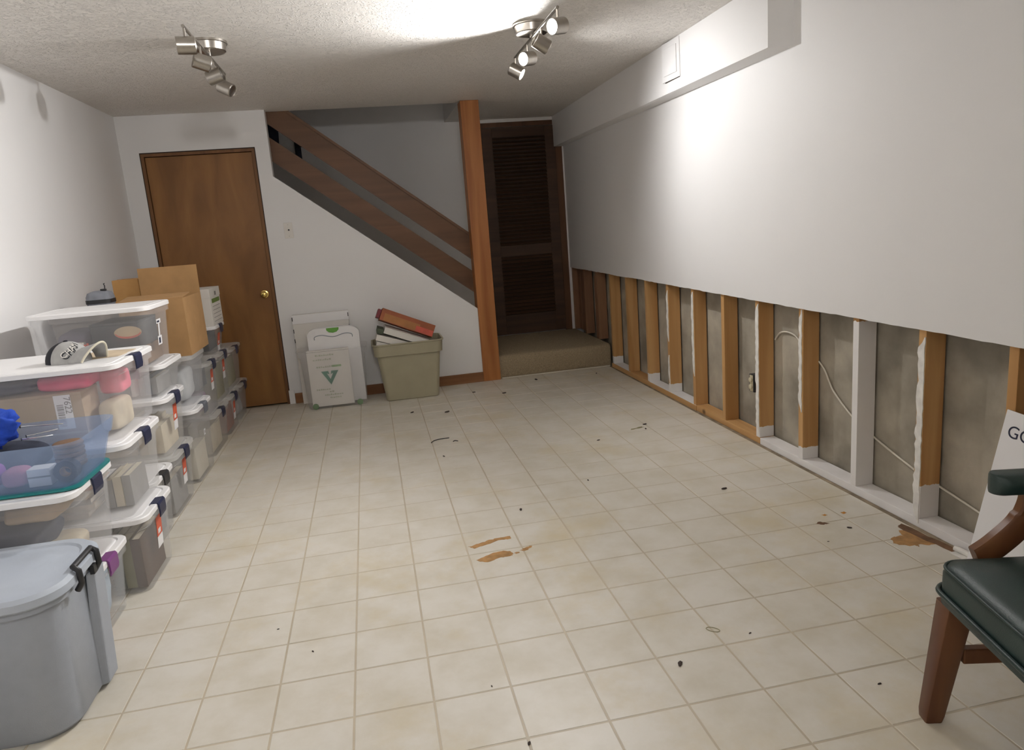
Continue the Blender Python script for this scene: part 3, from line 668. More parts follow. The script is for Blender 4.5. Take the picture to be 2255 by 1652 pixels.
# contents
cloth(b_pur, 'folded_shirt', 'peach folded cloth inside the purple-latched bin', 'cloth', simple('peach_cloth', (.62, .30, .17), .9, var=.2), .64, -.44, .28, .46, .013, .20, 21)
cloth(b_pur, 'folded_shirt', 'pale blue folded cloth inside the purple-latched bin', 'cloth', simple('pale_blue_cloth', (.42, .52, .62), .9, var=.2), .70, .50, .24, .34, .013, .20, 22)
cloth(b_pur, 'folded_shirt', 'lilac folded cloth at the back of the purple-latched bin', 'cloth', M['lilac_cloth'], -.32, 0, .52, .8, .013, .19, 23)
cloth(b_two, 'folded_garment', 'dark navy garment in the clothes bin under the blue tray', 'cloth', M['dark_cloth'], -.1, -.35, .82, .52, .106, .080, 24, .25)
cloth(b_two, 'folded_garment', 'cream garment under the navy one in the clothes bin', 'cloth', M['beige_cloth'], .0, -.1, .88, .8, .013, .085, 25, .2)
cloth(b_two, 'folded_garment', 'grey print garment on top in the clothes bin', 'cloth', M['grey_cloth'], -.45, -.25, .42, .55, .195, .068, 26, .3)
cloth(b_two, 'folded_garment', 'tan garment beside the grey print one in the clothes bin', 'cloth', simple('tan_cloth', (.42, .30, .19), .9, var=.2), .46, -.1, .34, .6, .195, .062, 27, .25)
pile(b_C, 'in the floor bin below the tan books', ['dark_green', 'brown', 'brown', 'dark_brown', 'dark_green', 'olive'], .013, [.032, .036, .034, .038, .034, .03], 3, x=(-.9, .45))
row(b_C, 'upright in the floor bin below the tan books', ['dark_green', 'olive', 'dark_brown'], 5, .21, x=(.50, .97))
pile(b_K, 'in the bin under the cap bin', ['brown', 'tan', 'dark_brown', 'cream', 'orange', 'cream', 'brown', 'cream', 'tan'], .013, [.022, .028, .024, .032, .022, .026, .03, .024, .03], 8, x=(-.9, .5), y=(-.9, .35))
row(b_K, 'upright in the bin under the cap bin', ['grey', 'cream', 'grey'], 9, .14, x=(.55, .95), yy=(-.5, .5))
bigb = carton(b_hat, 'brown cardboard panel box with a barcode inside the cap bin', -.92, .62, -.90, -.15, .013, .205, simple('tan_inner_card', (.40, .30, .20), .85, var=.06))
hb = bigb
ly = -(.75*inner(b_hat, .012)[1])/2
lab = MB().box(.135, .195, ly-.0035, ly-.002, .050, .185).build('shipping_label', M['sticker_white'], hb)
bars = MB(); zz = .062
r_ = random.Random(4)
while zz < .15:
    w_ = r_.choice((.002, .003, .005)); bars.box(.142, .166, ly-.0042, ly-.0036, zz, zz+w_); zz += w_+r_.choice((.002, .003, .004))
bars.build('barcode', M['grey_print'], hb)
text('label_number', '7622', .034, M['grey_print'], hb, (.171, ly-.0042, .178), (PI/2, PI/2, 0))
cloth(b_hat, 'pink_sweater', 'bright pink sweater on top in the cap bin', 'cloth', M['pink_cloth'], .35, -.35, .34, .45, .205, .062, 31, .2)
cloth(b_hat, 'pink_slipper', 'pink slipper lying at the end of the cap bin', 'cloth', simple('light_pink_cloth', (.78, .16, .24), .9, var=.1), .80, .10, .16, .30, .15, .10, 32, .1)
cloth(b_hat, 'dark_sweater', 'dark blue-grey sweater in the cap bin beside the pink one', 'cloth', M['dark_cloth'], -.45, -.3, .45, .55, .206, .058, 33, .2)
cloth(b_hat, 'cream_towel', 'cream towel at the end of the cap bin', 'cloth', M['beige_cloth'], .82, -.2, .13, .5, .013, .125, 34, .12)
row(b_mid, 'in the half-hidden low bin', ['grey', 'cream', 'grey', 'slate'], 41, .2)
pile(b_D, 'in the floor bin with the red tag', ['dark_brown', 'black', 'brown', 'dark_brown', 'tan', 'brown'], .013, [.04, .045, .03, .045, .03, .03], 12, x=(-.9, .35))
row(b_D, 'upright in the red-tagged floor bin', ['olive', 'cream', 'grey'], 13, .19, x=(.42, .96))
pile(b_L, 'in the second bin up', ['tan', 'brown', 'tan', 'cream', 'brown', 'dark_brown'], .013, [.03, .032, .03, .034, .03, .028], 15, x=(-.9, .4))
row(b_L, 'upright in the second bin up', ['tan', 'cream', 'cream'], 16, .18, x=(.46, .95))
pic = carton(b_M, 'dark picture box with an orange crab-like print in the shallow bin', -.50, .42, -.92, .8, .013, .112, BOOK['dark_brown'])
ixm, iym = inner(b_M, .012); py_ = -(1.72*iym)/2
oo = MB()
for k, (cx_, cz_, a_, b2) in enumerate(((.015, .056, .048, .022), (.060, .045, .034, .016), (-.040, .064, .030, .013))):
    oo.loft([[(cx_+a_*math.cos(q)*(1+.18*math.sin(5*q+k)), yy, cz_+b2*math.sin(q)*(1+.2*math.cos(4*q))) for q in [2*PI*i/22 for i in range(22)]] for yy in (py_-.0028, py_-.0018)])
oo.build('picture_print', BOOK['orange'], pic)
carton(b_M, 'white plastic strip box standing in the shallow bin', .46, .54, -.95, .3, .013, .13, M['white_card'])
row(b_M, 'at the end of the shallow bin', ['grey', 'slate', 'grey'], 19, .10, x=(.60, .96))
gm = carton(b_N, 'dark game box with a red oval emblem in the top bin', -.05, .88, -.94, .85, .105, .235, BOOK['black'])
ixn, iyn = inner(b_N, .012); gy = -(1.79*iyn)/2
MB().loft([[(.06+.062*s*math.cos(q), gy-.0028+dy, .078+.030*s*math.sin(q)) for q in [2*PI*i/28 for i in range(28)]] for s, dy in ((1, .001), (1, 0))]).build('emblem', BOOK['tan'], gm)
MB().prism([(.06+.060*math.cos(q), .078+.030*math.sin(q)) for q in [PI*1.05+PI*.9*i/14 for i in range(15)]] + [(.06+.056*math.cos(q), .080+.022*math.sin(q)) for q in [PI*1.95-PI*.9*i/14 for i in range(15)]], 'xz', gy-.0036, gy-.0029).build('emblem_arc', M['red'], gm)
gm2 = carton(b_N, 'brown game box under the oval emblem box in the top bin', -.15, .90, -.94, .88, .013, .103, BOOK['brown'])
gy2 = -(1.82*iyn)/2
rd = MB(); rd.box(.0, .045, gy2-.003, gy2-.002, .060, .074); rd.box(.09, .14, gy2-.003, gy2-.002, .060, .074); rd.build('red_lettering', M['red'], gm2)
yl = MB()
for k in range(9): yl.box(-.02+k*.016, -.010+k*.016, gy2-.003, gy2-.002, .032, .042)
yl.build('pale_lettering', BOOK['olive'], gm2)
env = carton(b_N, 'white envelope box with red print standing in the top bin', -.80, -.22, -.95, -.83, .013, .155, M['white_card'])
ev = MB()
for k in range(7): ev.box(.03+.012*k, .040+.012*k, -.013, -.0105, .085+.012*math.sin(k*2.1), .128+.010*math.cos(k*1.7))
ev.build('red_print', M['red'], env)
cloth(b_N, 'folded_blanket', 'grey-violet blanket behind the envelope in the top bin', 'cloth', simple('violet_grey_cloth', (.20, .18, .23), .95, var=.2), -.58, .15, .34, .72, .013, .19, 36, .12)
pile(b_E, 'in the tall bin with slate handles', ['grey', 'cream', 'grey', 'tan', 'cream', 'grey'], .013, [.05, .05, .055, .04, .05, .05], 22, x=(-.9, .3))
carton(b_E, 'pale grey carton standing in the tall bin', .38, .70, -.9, .2, .013, .24, BOOK['grey']); carton(b_E, 'cream carton standing at the end of the tall bin', .74, .95, -.85, .6, .013, .20, M['cream_card'])
cloth(b_O, 'folded_sheet', 'pale grey folded sheet in the frosted bin', 'cloth', simple('pale_sheet', (.55, .57, .58), .9, var=.1), .1, 0, .75, .8, .013, .2, 44, .12)
row(b_F, 'in the bin with the cream file', ['brown', 'dark_brown', 'brown', 'tan', 'brown', 'cream', 'cream'], 24, .2)
row(b_G, 'in the red-tagged bin near the brown door', ['grey', 'brown', 'olive', 'cream', 'rust'], 25, .19)
cloth(b_H, 'folded_jacket', 'grey-violet jacket in the bin against the brown door', 'cloth', M['grey_cloth'], .2, 0, .75, .85, .013, .19, 46, .15)
cloth(b_P, 'lilac_scarf', 'lilac scarf bundle in the bin beside the cardboard box', 'cloth', M['lilac_cloth'], .45, -.3, .5, .55, .013, .13, 47, .25)
carton(b_P, 'slate box above the lilac scarf', -.5, .85, -.9, .7, .165, .28, BOOK['slate'])
row(b_P2, 'in the bin under the small dark bin', ['olive', 'grey', 'olive', 'slate', 'olive'], 27, .26)
row(b_Q, 'in the cream folder bin', ['cream', 'olive', 'cream', 'tan', 'cream', 'rust', 'olive'], 28, .24)
carton(b_R, 'black box filling the small bin', -.85, .85, -.9, .85, .013, .13, BOOK['black'])

# ---- grey tote in front
gt = tag(empty('grey_tote', (-1.10, -.815, 0)), 'large grey tote with grey lid and black latch handles', 'storage tote')
HX, HY, HH = .345, .205, .455
MB().loft([rr(HX-.045, HY-.035, .10, 0, 8), rr(HX-.030, HY-.022, .105, .018, 8), rr(HX-.018, HY-.008, .11, HH-.06, 8), rr(HX-.004, HY+.004, .115, HH-.055, 8), rr(HX-.004, HY+.004, .115, HH-.028, 8),
           rr(HX-.02, HY-.012, .10, HH-.028, 8), rr(HX-.04, HY-.03, .10, .02, 8)]).build('body', M['grey_tote'], gt, smooth=40)
MB().loft([rr(HX+.006, HY+.012, .12, HH-.036, 8), rr(HX+.012, HY+.018, .122, HH-.030, 8), rr(HX+.010, HY+.016, .122, HH-.010, 8), rr(HX-.002, HY+.004, .115, HH, 8), rr(HX-.028, HY-.022, .10, HH, 8), rr(HX-.034, HY-.028, .098, HH-.006, 8),
           rr(HX-.09, HY-.07, .07, HH-.006, 8), rr(HX-.10, HY-.08, .065, HH-.001, 8)]).build('lid', M['grey_lid'], gt, smooth=35)
for s in (1, -1):
    rb = MB().loft([[((HX-.045)*s, .045, .012), ((HX-.012)*s, .060, .012), ((HX-.012)*s, .140, .012), ((HX-.045)*s, .155, .012)], [((HX-.012)*s, .045, HH-.06), ((HX+.010)*s, .058, HH-.06), ((HX+.010)*s, .135, HH-.06), ((HX-.012)*s, .150, HH-.06)]])
    rb.build('end_rib', M['grey_tote'], gt, bevel=.006)
    hp = [(HX+.005, -.060, HH-.062), (HX+.020, -.060, HH-.040), (HX+.018, -.060, HH-.002), (HX+.004, -.058, HH+.010), (HX+.004, .078, HH+.010), (HX+.018, .080, HH-.002), (HX+.020, .080, HH-.040), (HX+.005, .080, HH-.062)]
    MB().tube([(a*s, b2, c) for a, b2, c in hp], .009, 8).build('latch_handle', M['black'], gt, smooth=50)
    MB().box(min((HX+.002)*s, (HX+.016)*s), max((HX+.002)*s, (HX+.016)*s), .045, .070, HH-.065, HH-.035).build('latch_hinge', M['black'], gt, bevel=.002)

# ---- blue open tray on the clothes bin
bt = tag(empty('blue_tray', (-1.128, -.352, .5895)), 'open translucent blue tray with teal base on the clothes bin', 'tray')
TX, TY, TH = .325, .210, .168
MB().loft([rr(TX-.045, TY-.045, .05, .012, 6), rr(TX-.020, TY-.018, .055, TH-.055, 6), rr(TX-.012, TY-.010, .055, TH-.050, 6), rr(TX, TY, .06, TH, 6), rr(TX-.004, TY-.004, .058, TH, 6),
           rr(TX-.016, TY-.014, .053, TH-.050, 6), rr(TX-.024, TY-.022, .053, TH-.056, 6), rr(TX-.049, TY-.049, .046, .016, 6)]).build('body', M['blue_clear'], bt, smooth=35)
MB().loft([rr(TX-.045, TY-.045, .05, 0, 6), rr(TX-.032, TY-.032, .052, .003, 6), rr(TX-.032, TY-.032, .052, .0105, 6), rr(TX-.045, TY-.045, .05, .0118, 6)]).build('base_lid', M['teal'], bt, smooth=35)
zt0 = .5895+.0165
OX, OY = .027, -.107
o = lump('blue_cloth', M['blue_cloth'], None, (.22, .17, .13), (-1.150, -.40, .715), 51, .6, 14); tag(o, 'royal blue crumpled cloth lying over the tray rim', 'cloth')
o = lump('dark_pouch', M['dark_cloth'], None, (.32, .17, .115), (-1.170, -.285, zt0), 52, .15, 6); tag(o, 'dark cloth pouch inside the blue tray', 'pouch')
o = lump('purple_yarn', simple('purple_yarn', (.28, .06, .30), .9, var=.3), None, (.10, .10, .085), (-1.16+OX, -.335+OY, zt0), 53, .2); tag(o, 'purple ball of yarn inside the blue tray', 'yarn')
o = lump('pink_yarn', simple('dusty_pink_yarn', (.45, .16, .22), .9, var=.3), None, (.09, .09, .075), (-1.07+OX, -.335+OY, zt0), 54, .2); tag(o, 'dusty pink ball of yarn inside the blue tray', 'yarn')
cb_ = tag(empty('card_box', (-.990+OX, -.345+OY, zt0)), 'pale card packet inside the blue tray', 'box'); MB().box(-.035, .035, -.03, .03, 0, .060).build('sleeve', M['white_card'], cb_, bevel=.002); MB().box(-.0352, .0352, -.0304, -.03, .03, .036).build('fold', M['grey_print'], cb_)
rl_ = tag(empty('tape_roll', (-.912+OX, -.345+OY, zt0+.0375)), 'black roll of tape standing in the blue tray', 'tape roll')
MB().loft([disc((0, yy, 0), (0, 1, 0), r, 28) for yy, r in ((-.02, .018), (-.02, .037), (.02, .037), (.02, .018), (-.02, .018))], False, False).build('tape', M['black'], rl_, smooth=35)
MB().loft([disc((0, yy, 0), (0, 1, 0), r, 28) for yy, r in ((-.02, .0165), (-.02, .0178), (.02, .0178), (.02, .0165), (-.02, .0165))], False, False).build('core', M['cardboard'], rl_, smooth=35)
bskt = tag(empty('woven_coaster', (-.97+OX, -.16+OY, zt0)), 'brown woven coaster pile in the far corner of the blue tray', 'coaster')
for k in range(5): MB().loft([disc((0, 0, .004+.018*k+dz), (0, 0, 1), r, 22) for dz, r in ((0, .045), (.004, .05), (.012, .05), (.016, .045))]).build('coaster_layer', BOOK['brown'], bskt, smooth=40)
for k, (a, b2) in enumerate(((on_z(45, 940, .765), on_z(140, 933, .758)), (on_z(58, 961, .752), on_z(128, 945, .752)), (on_z(48, 968, .742), on_z(118, 958, .742)))):
    nd = tag(empty('knitting_needle', a), ['steel knitting needle slanting to the far rim of the blue tray', 'steel knitting needle lying in the middle of the blue tray', 'steel knitting needle lying lowest in the blue tray'][k], 'needle', 'needles in the blue tray')
    v = Vector(b2)-Vector(a)
    MB().tube([(0, 0, 0), v*.97, v], [.0022, .0022, .0006], 7).build('shaft', M['steel'], nd, smooth=50)
    MB().loft([disc(v*t_, v, r, 10) for t_, r in ((-.02, .003), (-.015, .0055), (0, .0055), (.003, .003))]).build('knob', M['black'], nd, smooth=50)

# ---- cap and tan paper on the lid of the wide bin
LT = .932
pp = patch('paper_sheet', [(-1.10, .12), (-.86, .16), (-.855, .36), (-1.02, .40)], M['cardboard'], z=LT+.0016, jag=.004, seed=21, parent=None, th=.0014)
tag(pp, 'crumpled tan paper lying on the wide bin lid under the cap', 'paper')
pp.data.materials[0] = simple('tan_paper', (.50, .40, .28), .9, var=.2, scale=12)
cp = tag(empty('baseball_cap', (-1.045, .150, LT+.0005), math.radians(-22)), 'grey and black baseball cap with lettering, curved brim', 'cap')
def dome(u, v):      # u around, v up
    r = math.cos(v); return Vector((.088*r*math.cos(u), .078*r*math.sin(u), .082*math.sin(v)))
def dome_part(u0, u1, nm, mt, off=0, v0=0.0, v1=PI/2*.985):
    m_ = MB(); nu, nv = 18, 9; g = []
    for shell in (0, -.003):
        g.append([[dome(u0+(u1-u0)*i/nu, v0+(v1-v0)*k/nv)*(1+(off+shell)/.08) for i in range(nu+1)] for k in range(nv+1)])
    for s in (0, 1):
        base = len(m_.v); m_.v += [tuple(p) for rw in g[s] for p in rw]
        for k in range(nv):
            for i in range(nu):
                q = (base+k*(nu+1)+i, base+k*(nu+1)+i+1, base+(k+1)*(nu+1)+i+1, base+(k+1)*(nu+1)+i); m_.f.append(q if s == 0 else q[::-1])
    n = (nu+1)*(nv+1)
    for i in range(nu): m_.f.append((i, n+i, n+i+1, i+1))
    return m_.build(nm, mt, cp, smooth=60)
dome_part(-1.75, 1.75, 'front_panel', M['cap_grey'])
dome_part(1.75, 2*PI-1.75, 'back_panel', M['cap_black'])
MB().loft([disc((0, 0, z), (0, 0, 1), r, 14) for z, r in ((.080, .009), (.085, .008), (.087, .004))]).build('button', M['cap_black'], cp, smooth=50)
def brim(u, t): # u -1..1 across, t 0..1 outwards
    x = .060 + .030*(1-u*u)*0.6 + t*(.085*(1-.30*u*u)); yv = .074*u*(1-.06*t)
    return Vector((x, yv, .050*(1-u*u)**.8 + .020*t*(1-u*u)+.003))
bm_ = MB(); nu, nt_ = 16, 6
for s, dz in ((0, .0018), (1, -.0018)):
    base = len(bm_.v); bm_.v += [tuple(brim(-1+2*i/nu, k/nt_)+Vector((0, 0, dz))) for k in range(nt_+1) for i in range(nu+1)]
    for k in range(nt_):
        for i in range(nu):
            q = (base+k*(nu+1)+i, base+k*(nu+1)+i+1, base+(k+1)*(nu+1)+i+1, base+(k+1)*(nu+1)+i); bm_.f.append(q if s == 0 else q[::-1])
bm_.build('brim', M['cap_grey'], cp, smooth=60)
MB().tube([brim(-1+2*i/24, 1.0) for i in range(25)], .0042, 8).build('brim_edge', M['cap_cream'], cp, smooth=60)
def wrap(o, u0, v0, ang, lift):      # lay flat lettering on the curved crown
    ca, sa_ = math.cos(ang), math.sin(ang)
    for v in o.data.vertices:
        a, b2, c = v.co; x, yv = a*ca-b2*sa_, a*sa_+b2*ca
        v.co = dome(u0+x/.080, min(1.5, v0+yv/.082))*(1+(lift+c)/.08)
wrap(text('lettering_shadow', 'CHAM', .0385, M['cap_black'], cp, (0, 0, 0), (0, 0, 0), .0004), -1.06, .165, .62, .0012)
wrap(text('lettering', 'CHAM', .034, M['white_card'], cp, (0, 0, 0), (0, 0, 0), .0004), -1.12, .24, .62, .0022)
wrap(MB().tube(smooth_path([(0, 0, 0), (.02, -.006, 0), (.04, .002, 0), (.048, .012, 0), (.03, .012, 0)]), .0012, 6).build('swirl', M['cap_black'], cp), -.50, .42, .2, .001)

# ---- things at the back of the stack
bx = tag(empty('cardboard_box', (-1.060, 1.665, .7335)), 'open brown cardboard box with one flap raised, on the frosted bin', 'cardboard box')
cw, cdp, ch = .175, .235, .338
side = MB(); side.box(-cw, cw, -cdp, -cdp+.005, 0, ch); side.box(-cw, cw, cdp-.005, cdp, 0, ch); side.box(-cw, -cw+.005, -cdp+.005, cdp-.005, 0, ch); side.box(cw-.005, cw, -cdp+.005, cdp-.005, 0, ch); side.box(-cw+.005, cw-.005, -cdp+.005, cdp-.005, 0, .005)
side.build('body', M['cardboard'], bx)
fl_ = MB().box(-cw, cw, -.0025, .0025, 0, .175, rot=Matrix.Rotation(math.radians(-3), 3, 'X'), at=(0, cdp-.003, ch)); fl_.build('flap', M['cardboard'], bx)
MB().box(-cw, cw-.002, 0, .20, -.002, .002, rot=Matrix.Rotation(math.radians(5), 3, 'X'), at=(0, -cdp+.003, ch+.002)).build('flap', M['cardboard'], bx)
MB().box(-.03, .03, -cdp-.0008, -cdp, .0, ch).build('tape', M['tape'], bx)
b2x = tag(empty('cardboard_box', (-1.325, 2.05, .6202)), 'plain orange-brown carton beside the open cardboard box', 'cardboard box')
MB().box(-.077, .077, -.12, .10, 0, .565).build('body', M['cardboard2'], b2x, bevel=.002)
MB().box(-.077, .077, -.015, .015, .5651, .5662).build('tape', M['tape'], b2x)
fb = tag(empty('file_box', (-1.06, 2.435, .8072)), 'white file box with a green label band, on the small bin', 'file box')
MB().box(-.15, .15, -.175, .175, 0, .205).build('body', M['white_card'], fb, bevel=.002)
MB().box(-.153, .153, -.178, .178, .195, .258).build('lid', M['white_card'], fb, bevel=.002)
lb = MB(); lb.box(.1505, .1515, -.12, .14, .155, .185); lb.build('green_band', M['lime_print'], fb)
ll = MB()
for k in range(5): ll.box(.1503, .1508, -.12, .14, .130-.026*k, .133-.026*k)
ll.build('ruled_lines', M['grey_print'], fb)
MB().box(.1533, .1543, -.01, .035, .205, .232).build('logo', M['grey_print'], fb)
dt = tag(empty('dark_tote', (-1.41, 1.49, .4395)), 'dark brown tote at the left wall behind the game-box bin', 'storage tote')
MB().loft([rr(.10, .20, .03, 0), rr(.125, .225, .035, .56), rr(.138, .238, .04, .562), rr(.138, .238, .04, .585), rr(.125, .225, .04, .60), rr(.03, .08, .02, .625)]).build('body', M['dark_tote'], dt, smooth=35)
bg = tag(empty('camera_bag', (-1.345, 1.52, 1.060)), 'small grey bag with black clip strap on the dark tote', 'bag')
MB().loft([rr(.060, .055, .02, 0), rr(.066, .06, .025, .02), rr(.066, .06, .03, .055), rr(.058, .052, .03, .078), rr(.03, .03, .02, .088)]).build('body', M['bag_grey'], bg, smooth=60)
MB().loft([rr(.068, .062, .025, .018), rr(.068, .062, .025, .040)]).build('band', M['black'], bg, smooth=60)
MB().box(.015, .045, -.03, -.01, .086, .098).build('clip', M['black'], bg, bevel=.003)
MB().tube([(.038, -.02, .095), (.040, -.02, .115), (.036, -.02, .125), (.042, -.02, .128)], .003, 6).build('strap', M['black'], bg, smooth=50)

# ================================================================== BINS BY THE STAIR WALL
cbn = tag(empty('clear_tub', (-.180, 2.955, 0)), 'open clear wheeled tub of white boxes below the stairs', 'storage bin')
CX, CY, CH = .268, .142, .478
MB().loft([rr(CX-.045, CY-.03, .04, 0, 6), rr(CX-.035, CY-.022, .045, .012, 6), rr(CX-.012, CY-.012, .05, CH-.05, 6), rr(CX+.006, CY, .055, CH-.045, 6), rr(CX+.012, CY+.006, .055, CH, 6), rr(CX+.006, CY, .052, CH-.002, 6),
           rr(CX-.016, CY-.016, .046, CH-.05, 6), rr(CX-.038, CY-.026, .042, .016, 6)]).build('body', M['clear_low'], cbn, smooth=35)
for sx in (-1, 1): 
    MB().loft([disc((sx*.175, yy, .030), (0, 1, 0), r, 20) for yy, r in ((-CY+.004, .020), (-CY+.002, .024), (-CY-.004, .024), (-CY-.006, .016))]).build('wheel', simple('green_grey_wheel', (.16, .24, .13), .5, var=.1), cbn, smooth=40)
wbx = tag(empty('printed_box', (-.215, 2.918, .0185)), 'white box with a green V-shaped arrow emblem inside the clear tub', 'box')
MB().box(-.165, .165, -.072, -.010, 0, .455).build('body', M['white_card'], wbx, bevel=.002)
MB().box(-.165, .165, -.0725, -.0722, .444, .4465).build('slot', M['grey_print'], wbx)
V = [(-.068, .285), (-.010, .285), (-.005, .262), (-.020, .268), (0, .222), (.020, .268), (.005, .262), (.010, .285), (.068, .285), (0, .172)]
VL = [(-.068, .285), (-.012, .285), (-.005, .258), (-.024, .266), (0, .218), (0, .172)]
vb = MB(); vb.prism(VL, 'xz', -.0738, -.0722); vb.prism([(-a, c) for a, c in VL][::-1], 'xz', -.0738, -.0722); vb.build('emblem', M['green_print'], wbx)
fp = MB(); r_ = random.Random(2)
for zz, xa, xb in ((.410, -.10, .03), (.375, -.12, .02), (.315, -.10, .02), (.132, -.12, -.02), (.110, -.02, .01), (.085, -.06, .08), (.060, -.02, .07)):
    xx = xa
    while xx < xb:
        w_ = r_.uniform(.006, .016); fp.box(xx, xx+w_, -.0728, -.0722, zz, zz+r_.uniform(.008, .014)); xx += w_+.004
fp.build('faint_lettering', M['faint_print'], wbx)
MB().box(.02, .095, -.0728, -.0722, .314, .330).build('green_lettering', simple('pale_green_print', (.25, .42, .18), .8, var=.1), wbx)
lidt = tag(empty('carry_case', (-.158, 2.962, .0185)), 'white plastic carry case with a green handle standing in the clear tub', 'case')
def arch(hx, z0, z1, r, n=8):
    p = [(-hx, z0), (hx, z0)]
    for k in range(n+1): a = PI/2*k/n; p.append((hx-r+r*math.cos(a), z1-r*.6+r*.6*math.sin(a)))
    for k in range(n+1): a = PI/2+PI/2*k/n; p.append((-hx+r+r*math.cos(a), z1-r*.6+r*.6*math.sin(a)))
    return p
MB().prism(arch(.205, 0, .620, .09), 'xz', -.022, .050).build('body', M['white_plastic'], lidt, smooth=30)
MB().prism([(-.05, .617), (.05, .617), (.048, .60), (.030, .583), (0, .577), (-.030, .583), (-.048, .60)], 'xz', -.026, .02).build('handle', M['green_handle'], lidt, smooth=40)
gr = MB().tube(smooth_path([(-.15, -.0225, .53), (-.145, -.0225, .555), (-.09, -.0225, .565), (0, -.0225, .545), (.09, -.0225, .565), (.145, -.0225, .555), (.15, -.0225, .53)]), .0035, 6); gr.build('groove', M['grey_tote'], lidt, smooth=60)
tb = tag(empty('flat_box', (-.252, 3.133, 0)), 'flat white cardboard box standing between the clear tub and the stair wall', 'box')
rt = Matrix.Identity(3)
MB().box(-.225, .225, -.028, .030, 0, .748, rot=rt).build('body', M['white_card'], tb, bevel=.002)
MB().box(-.227, .227, -.0315, -.0285, .675, .749, rot=rt).build('tuck_flap', M['white_plastic'], tb, bevel=.001)
sl = MB()
for zz in (.54, .62, .72): 
    for sx in (-1, 1): sl.box(sx*.224-.003, sx*.224+.003, -.0322, -.0300, zz-.02, zz+.012, rot=rt)
sl.build('slots', M['black'], tb)

gb = tag(empty('sage_tote', (.425, 2.965, 0)), 'open sage green tote of flat boxes below the stairs', 'storage tote')
GX, GY, GH = .285, .195, .478
MB().loft([rr(GX-.075, GY-.055, .035, 0, 6), rr(GX-.068, GY-.048, .04, .008, 6), rr(GX-.030, GY-.024, .045, GH-.105, 6), rr(GX-.010, GY-.008, .055, GH-.100, 6), rr(GX-.002, GY-.002, .06, GH-.014, 6), rr(GX+.006, GY+.006, .062, GH-.010, 6), rr(GX+.006, GY+.006, .062, GH, 6),
           rr(GX-.006, GY-.006, .056, GH, 6), rr(GX-.036, GY-.030, .045, GH-.11, 6), rr(GX-.072, GY-.052, .04, .01, 6)]).build('body', M['green_tote'], gb, smooth=35)
def slab_box(name, label, loc, L, Dp, Hh, tilt, mat, cat='box', extra=None, yaw=0):
    e = tag(empty(name, loc), label, cat); e.rotation_euler = (0, math.radians(tilt), math.radians(yaw))
    MB().box(0, L, -Dp/2, Dp/2, 0, Hh-.008).build('tray', mat, e, bevel=.001)
    MB().box(-.001, L+.001, -Dp/2-.001, Dp/2+.001, Hh-.008, Hh).build('lid', mat, e, bevel=.001)
    return e
def tl(x, z, ang, hh): a = math.radians(ang); return (x-hh*math.sin(a), 2.935, z-hh*math.cos(a))
slab_box('flat_carton', 'lowest white flat carton slanting in the sage tote', tl(.185, .503, 19, .040), .26, .24, .040, 19, M['white_card'])
slab_box('flat_carton', 'middle white flat carton slanting in the sage tote', tl(.190, .560, 20, .048), .32, .25, .048, 20, M['white_card'])
slab_box('flat_carton', 'upper white flat carton under the red box in the sage tote', tl(.262, .612, 23, .050), .37, .25, .050, 23, M['white_card'])
slab_box('dark_notebook', 'dark green notebook poking out beside the red box', tl(.200, .607, 20, .040), .050, .2, .040, 20, BOOK['dark_green'], 'notebook')
rb = tag(empty('red_box', (.215, 2.940, .661)), 'long red and brown box lying aslant on the sage tote', 'box'); rb.rotation_euler = (math.radians(-10), math.radians(24.5), 0)
MB().box(0, .450, -.07, .08, 0, .100).build('body', M['red_card'], rb, bevel=.002)
MB().box(.03, .33, -.0712, -.0702, .006, .066).build('front_print', simple('orange_brown_print', (.36, .15, .045), .6, var=.2), rb)
MB().box(.30, .447, -.0716, -.0702, .004, .050).build('red_print', M['red'], rb)
MB().box(-.030, -.001, -.05, .06, .012, .085).build('end_flap', M['maroon'], rb, bevel=.002)
sg = tag(lump('plastic_bag', simple('clear_film', (.42, .40, .40), .25, var=.3), None, (.07, .16, .10), (.635, 2.985, .355), 61, .3), 'crumpled grey plastic bag at the end of the sage tote', 'plastic bag')

# ================================================================== CHAIR, SIGN, FLOOR LITTER
CU = Vector((-.246, -.969, 0)).normalized(); CV = Vector((.969, -.246, 0)).normalized()
P0 = Vector((1.475, -1.60, 0))
SWd, SD = .56, .50
cen = P0 + CU*SWd/2 + CV*SD/2
chr_ = tag(empty('armchair', cen, math.atan2(CV.y, CV.x)), 'dark green leather armchair with brown wooden legs and curved arms', 'chair')
# local: +x backwards, -y towards the camera ; seat corner P0 at (-SD/2, +SWd/2)
hx, hy = SD/2, SWd/2
MB().loft([rr(hx-.022, hy-.022, .03, .335), rr(hx-.004, hy-.004, .035, .345), rr(hx-.002, hy-.002, .035, .374), rr(hx-.004, hy-.004, .035, .380), rr(hx-.003, hy-.003, .04, .425), rr(hx-.010, hy-.010, .045, .447), rr(hx-.035, hy-.035, .06, .460), rr(hx-.10, hy-.10, .08, .470), rr(hx-.18, hy-.20, .05, .472)]).build('seat', M['leather'], chr_, smooth=50)
for zz, gr_ in ((.377, .006), (.441, -.003)):
    ring = rr(hx+gr_-.002, hy+gr_-.002, .045, zz, 6); MB().tube(ring+[ring[0]], .0065 if zz < .4 else .004, 7, False).build('welt', M['leather'], chr_, smooth=60)
def leg(x, yv, dx, dy, top=.345):
    return MB().loft([rr(.021, .021, .006, 0, 2, x+dx, yv+dy), rr(.0235, .0235, .006, .02, 2, x+dx*.95, yv+dy*.95), rr(.032, .032, .006, top, 2, x, yv)]).build('leg', M['chair_wood'], chr_, smooth=30)
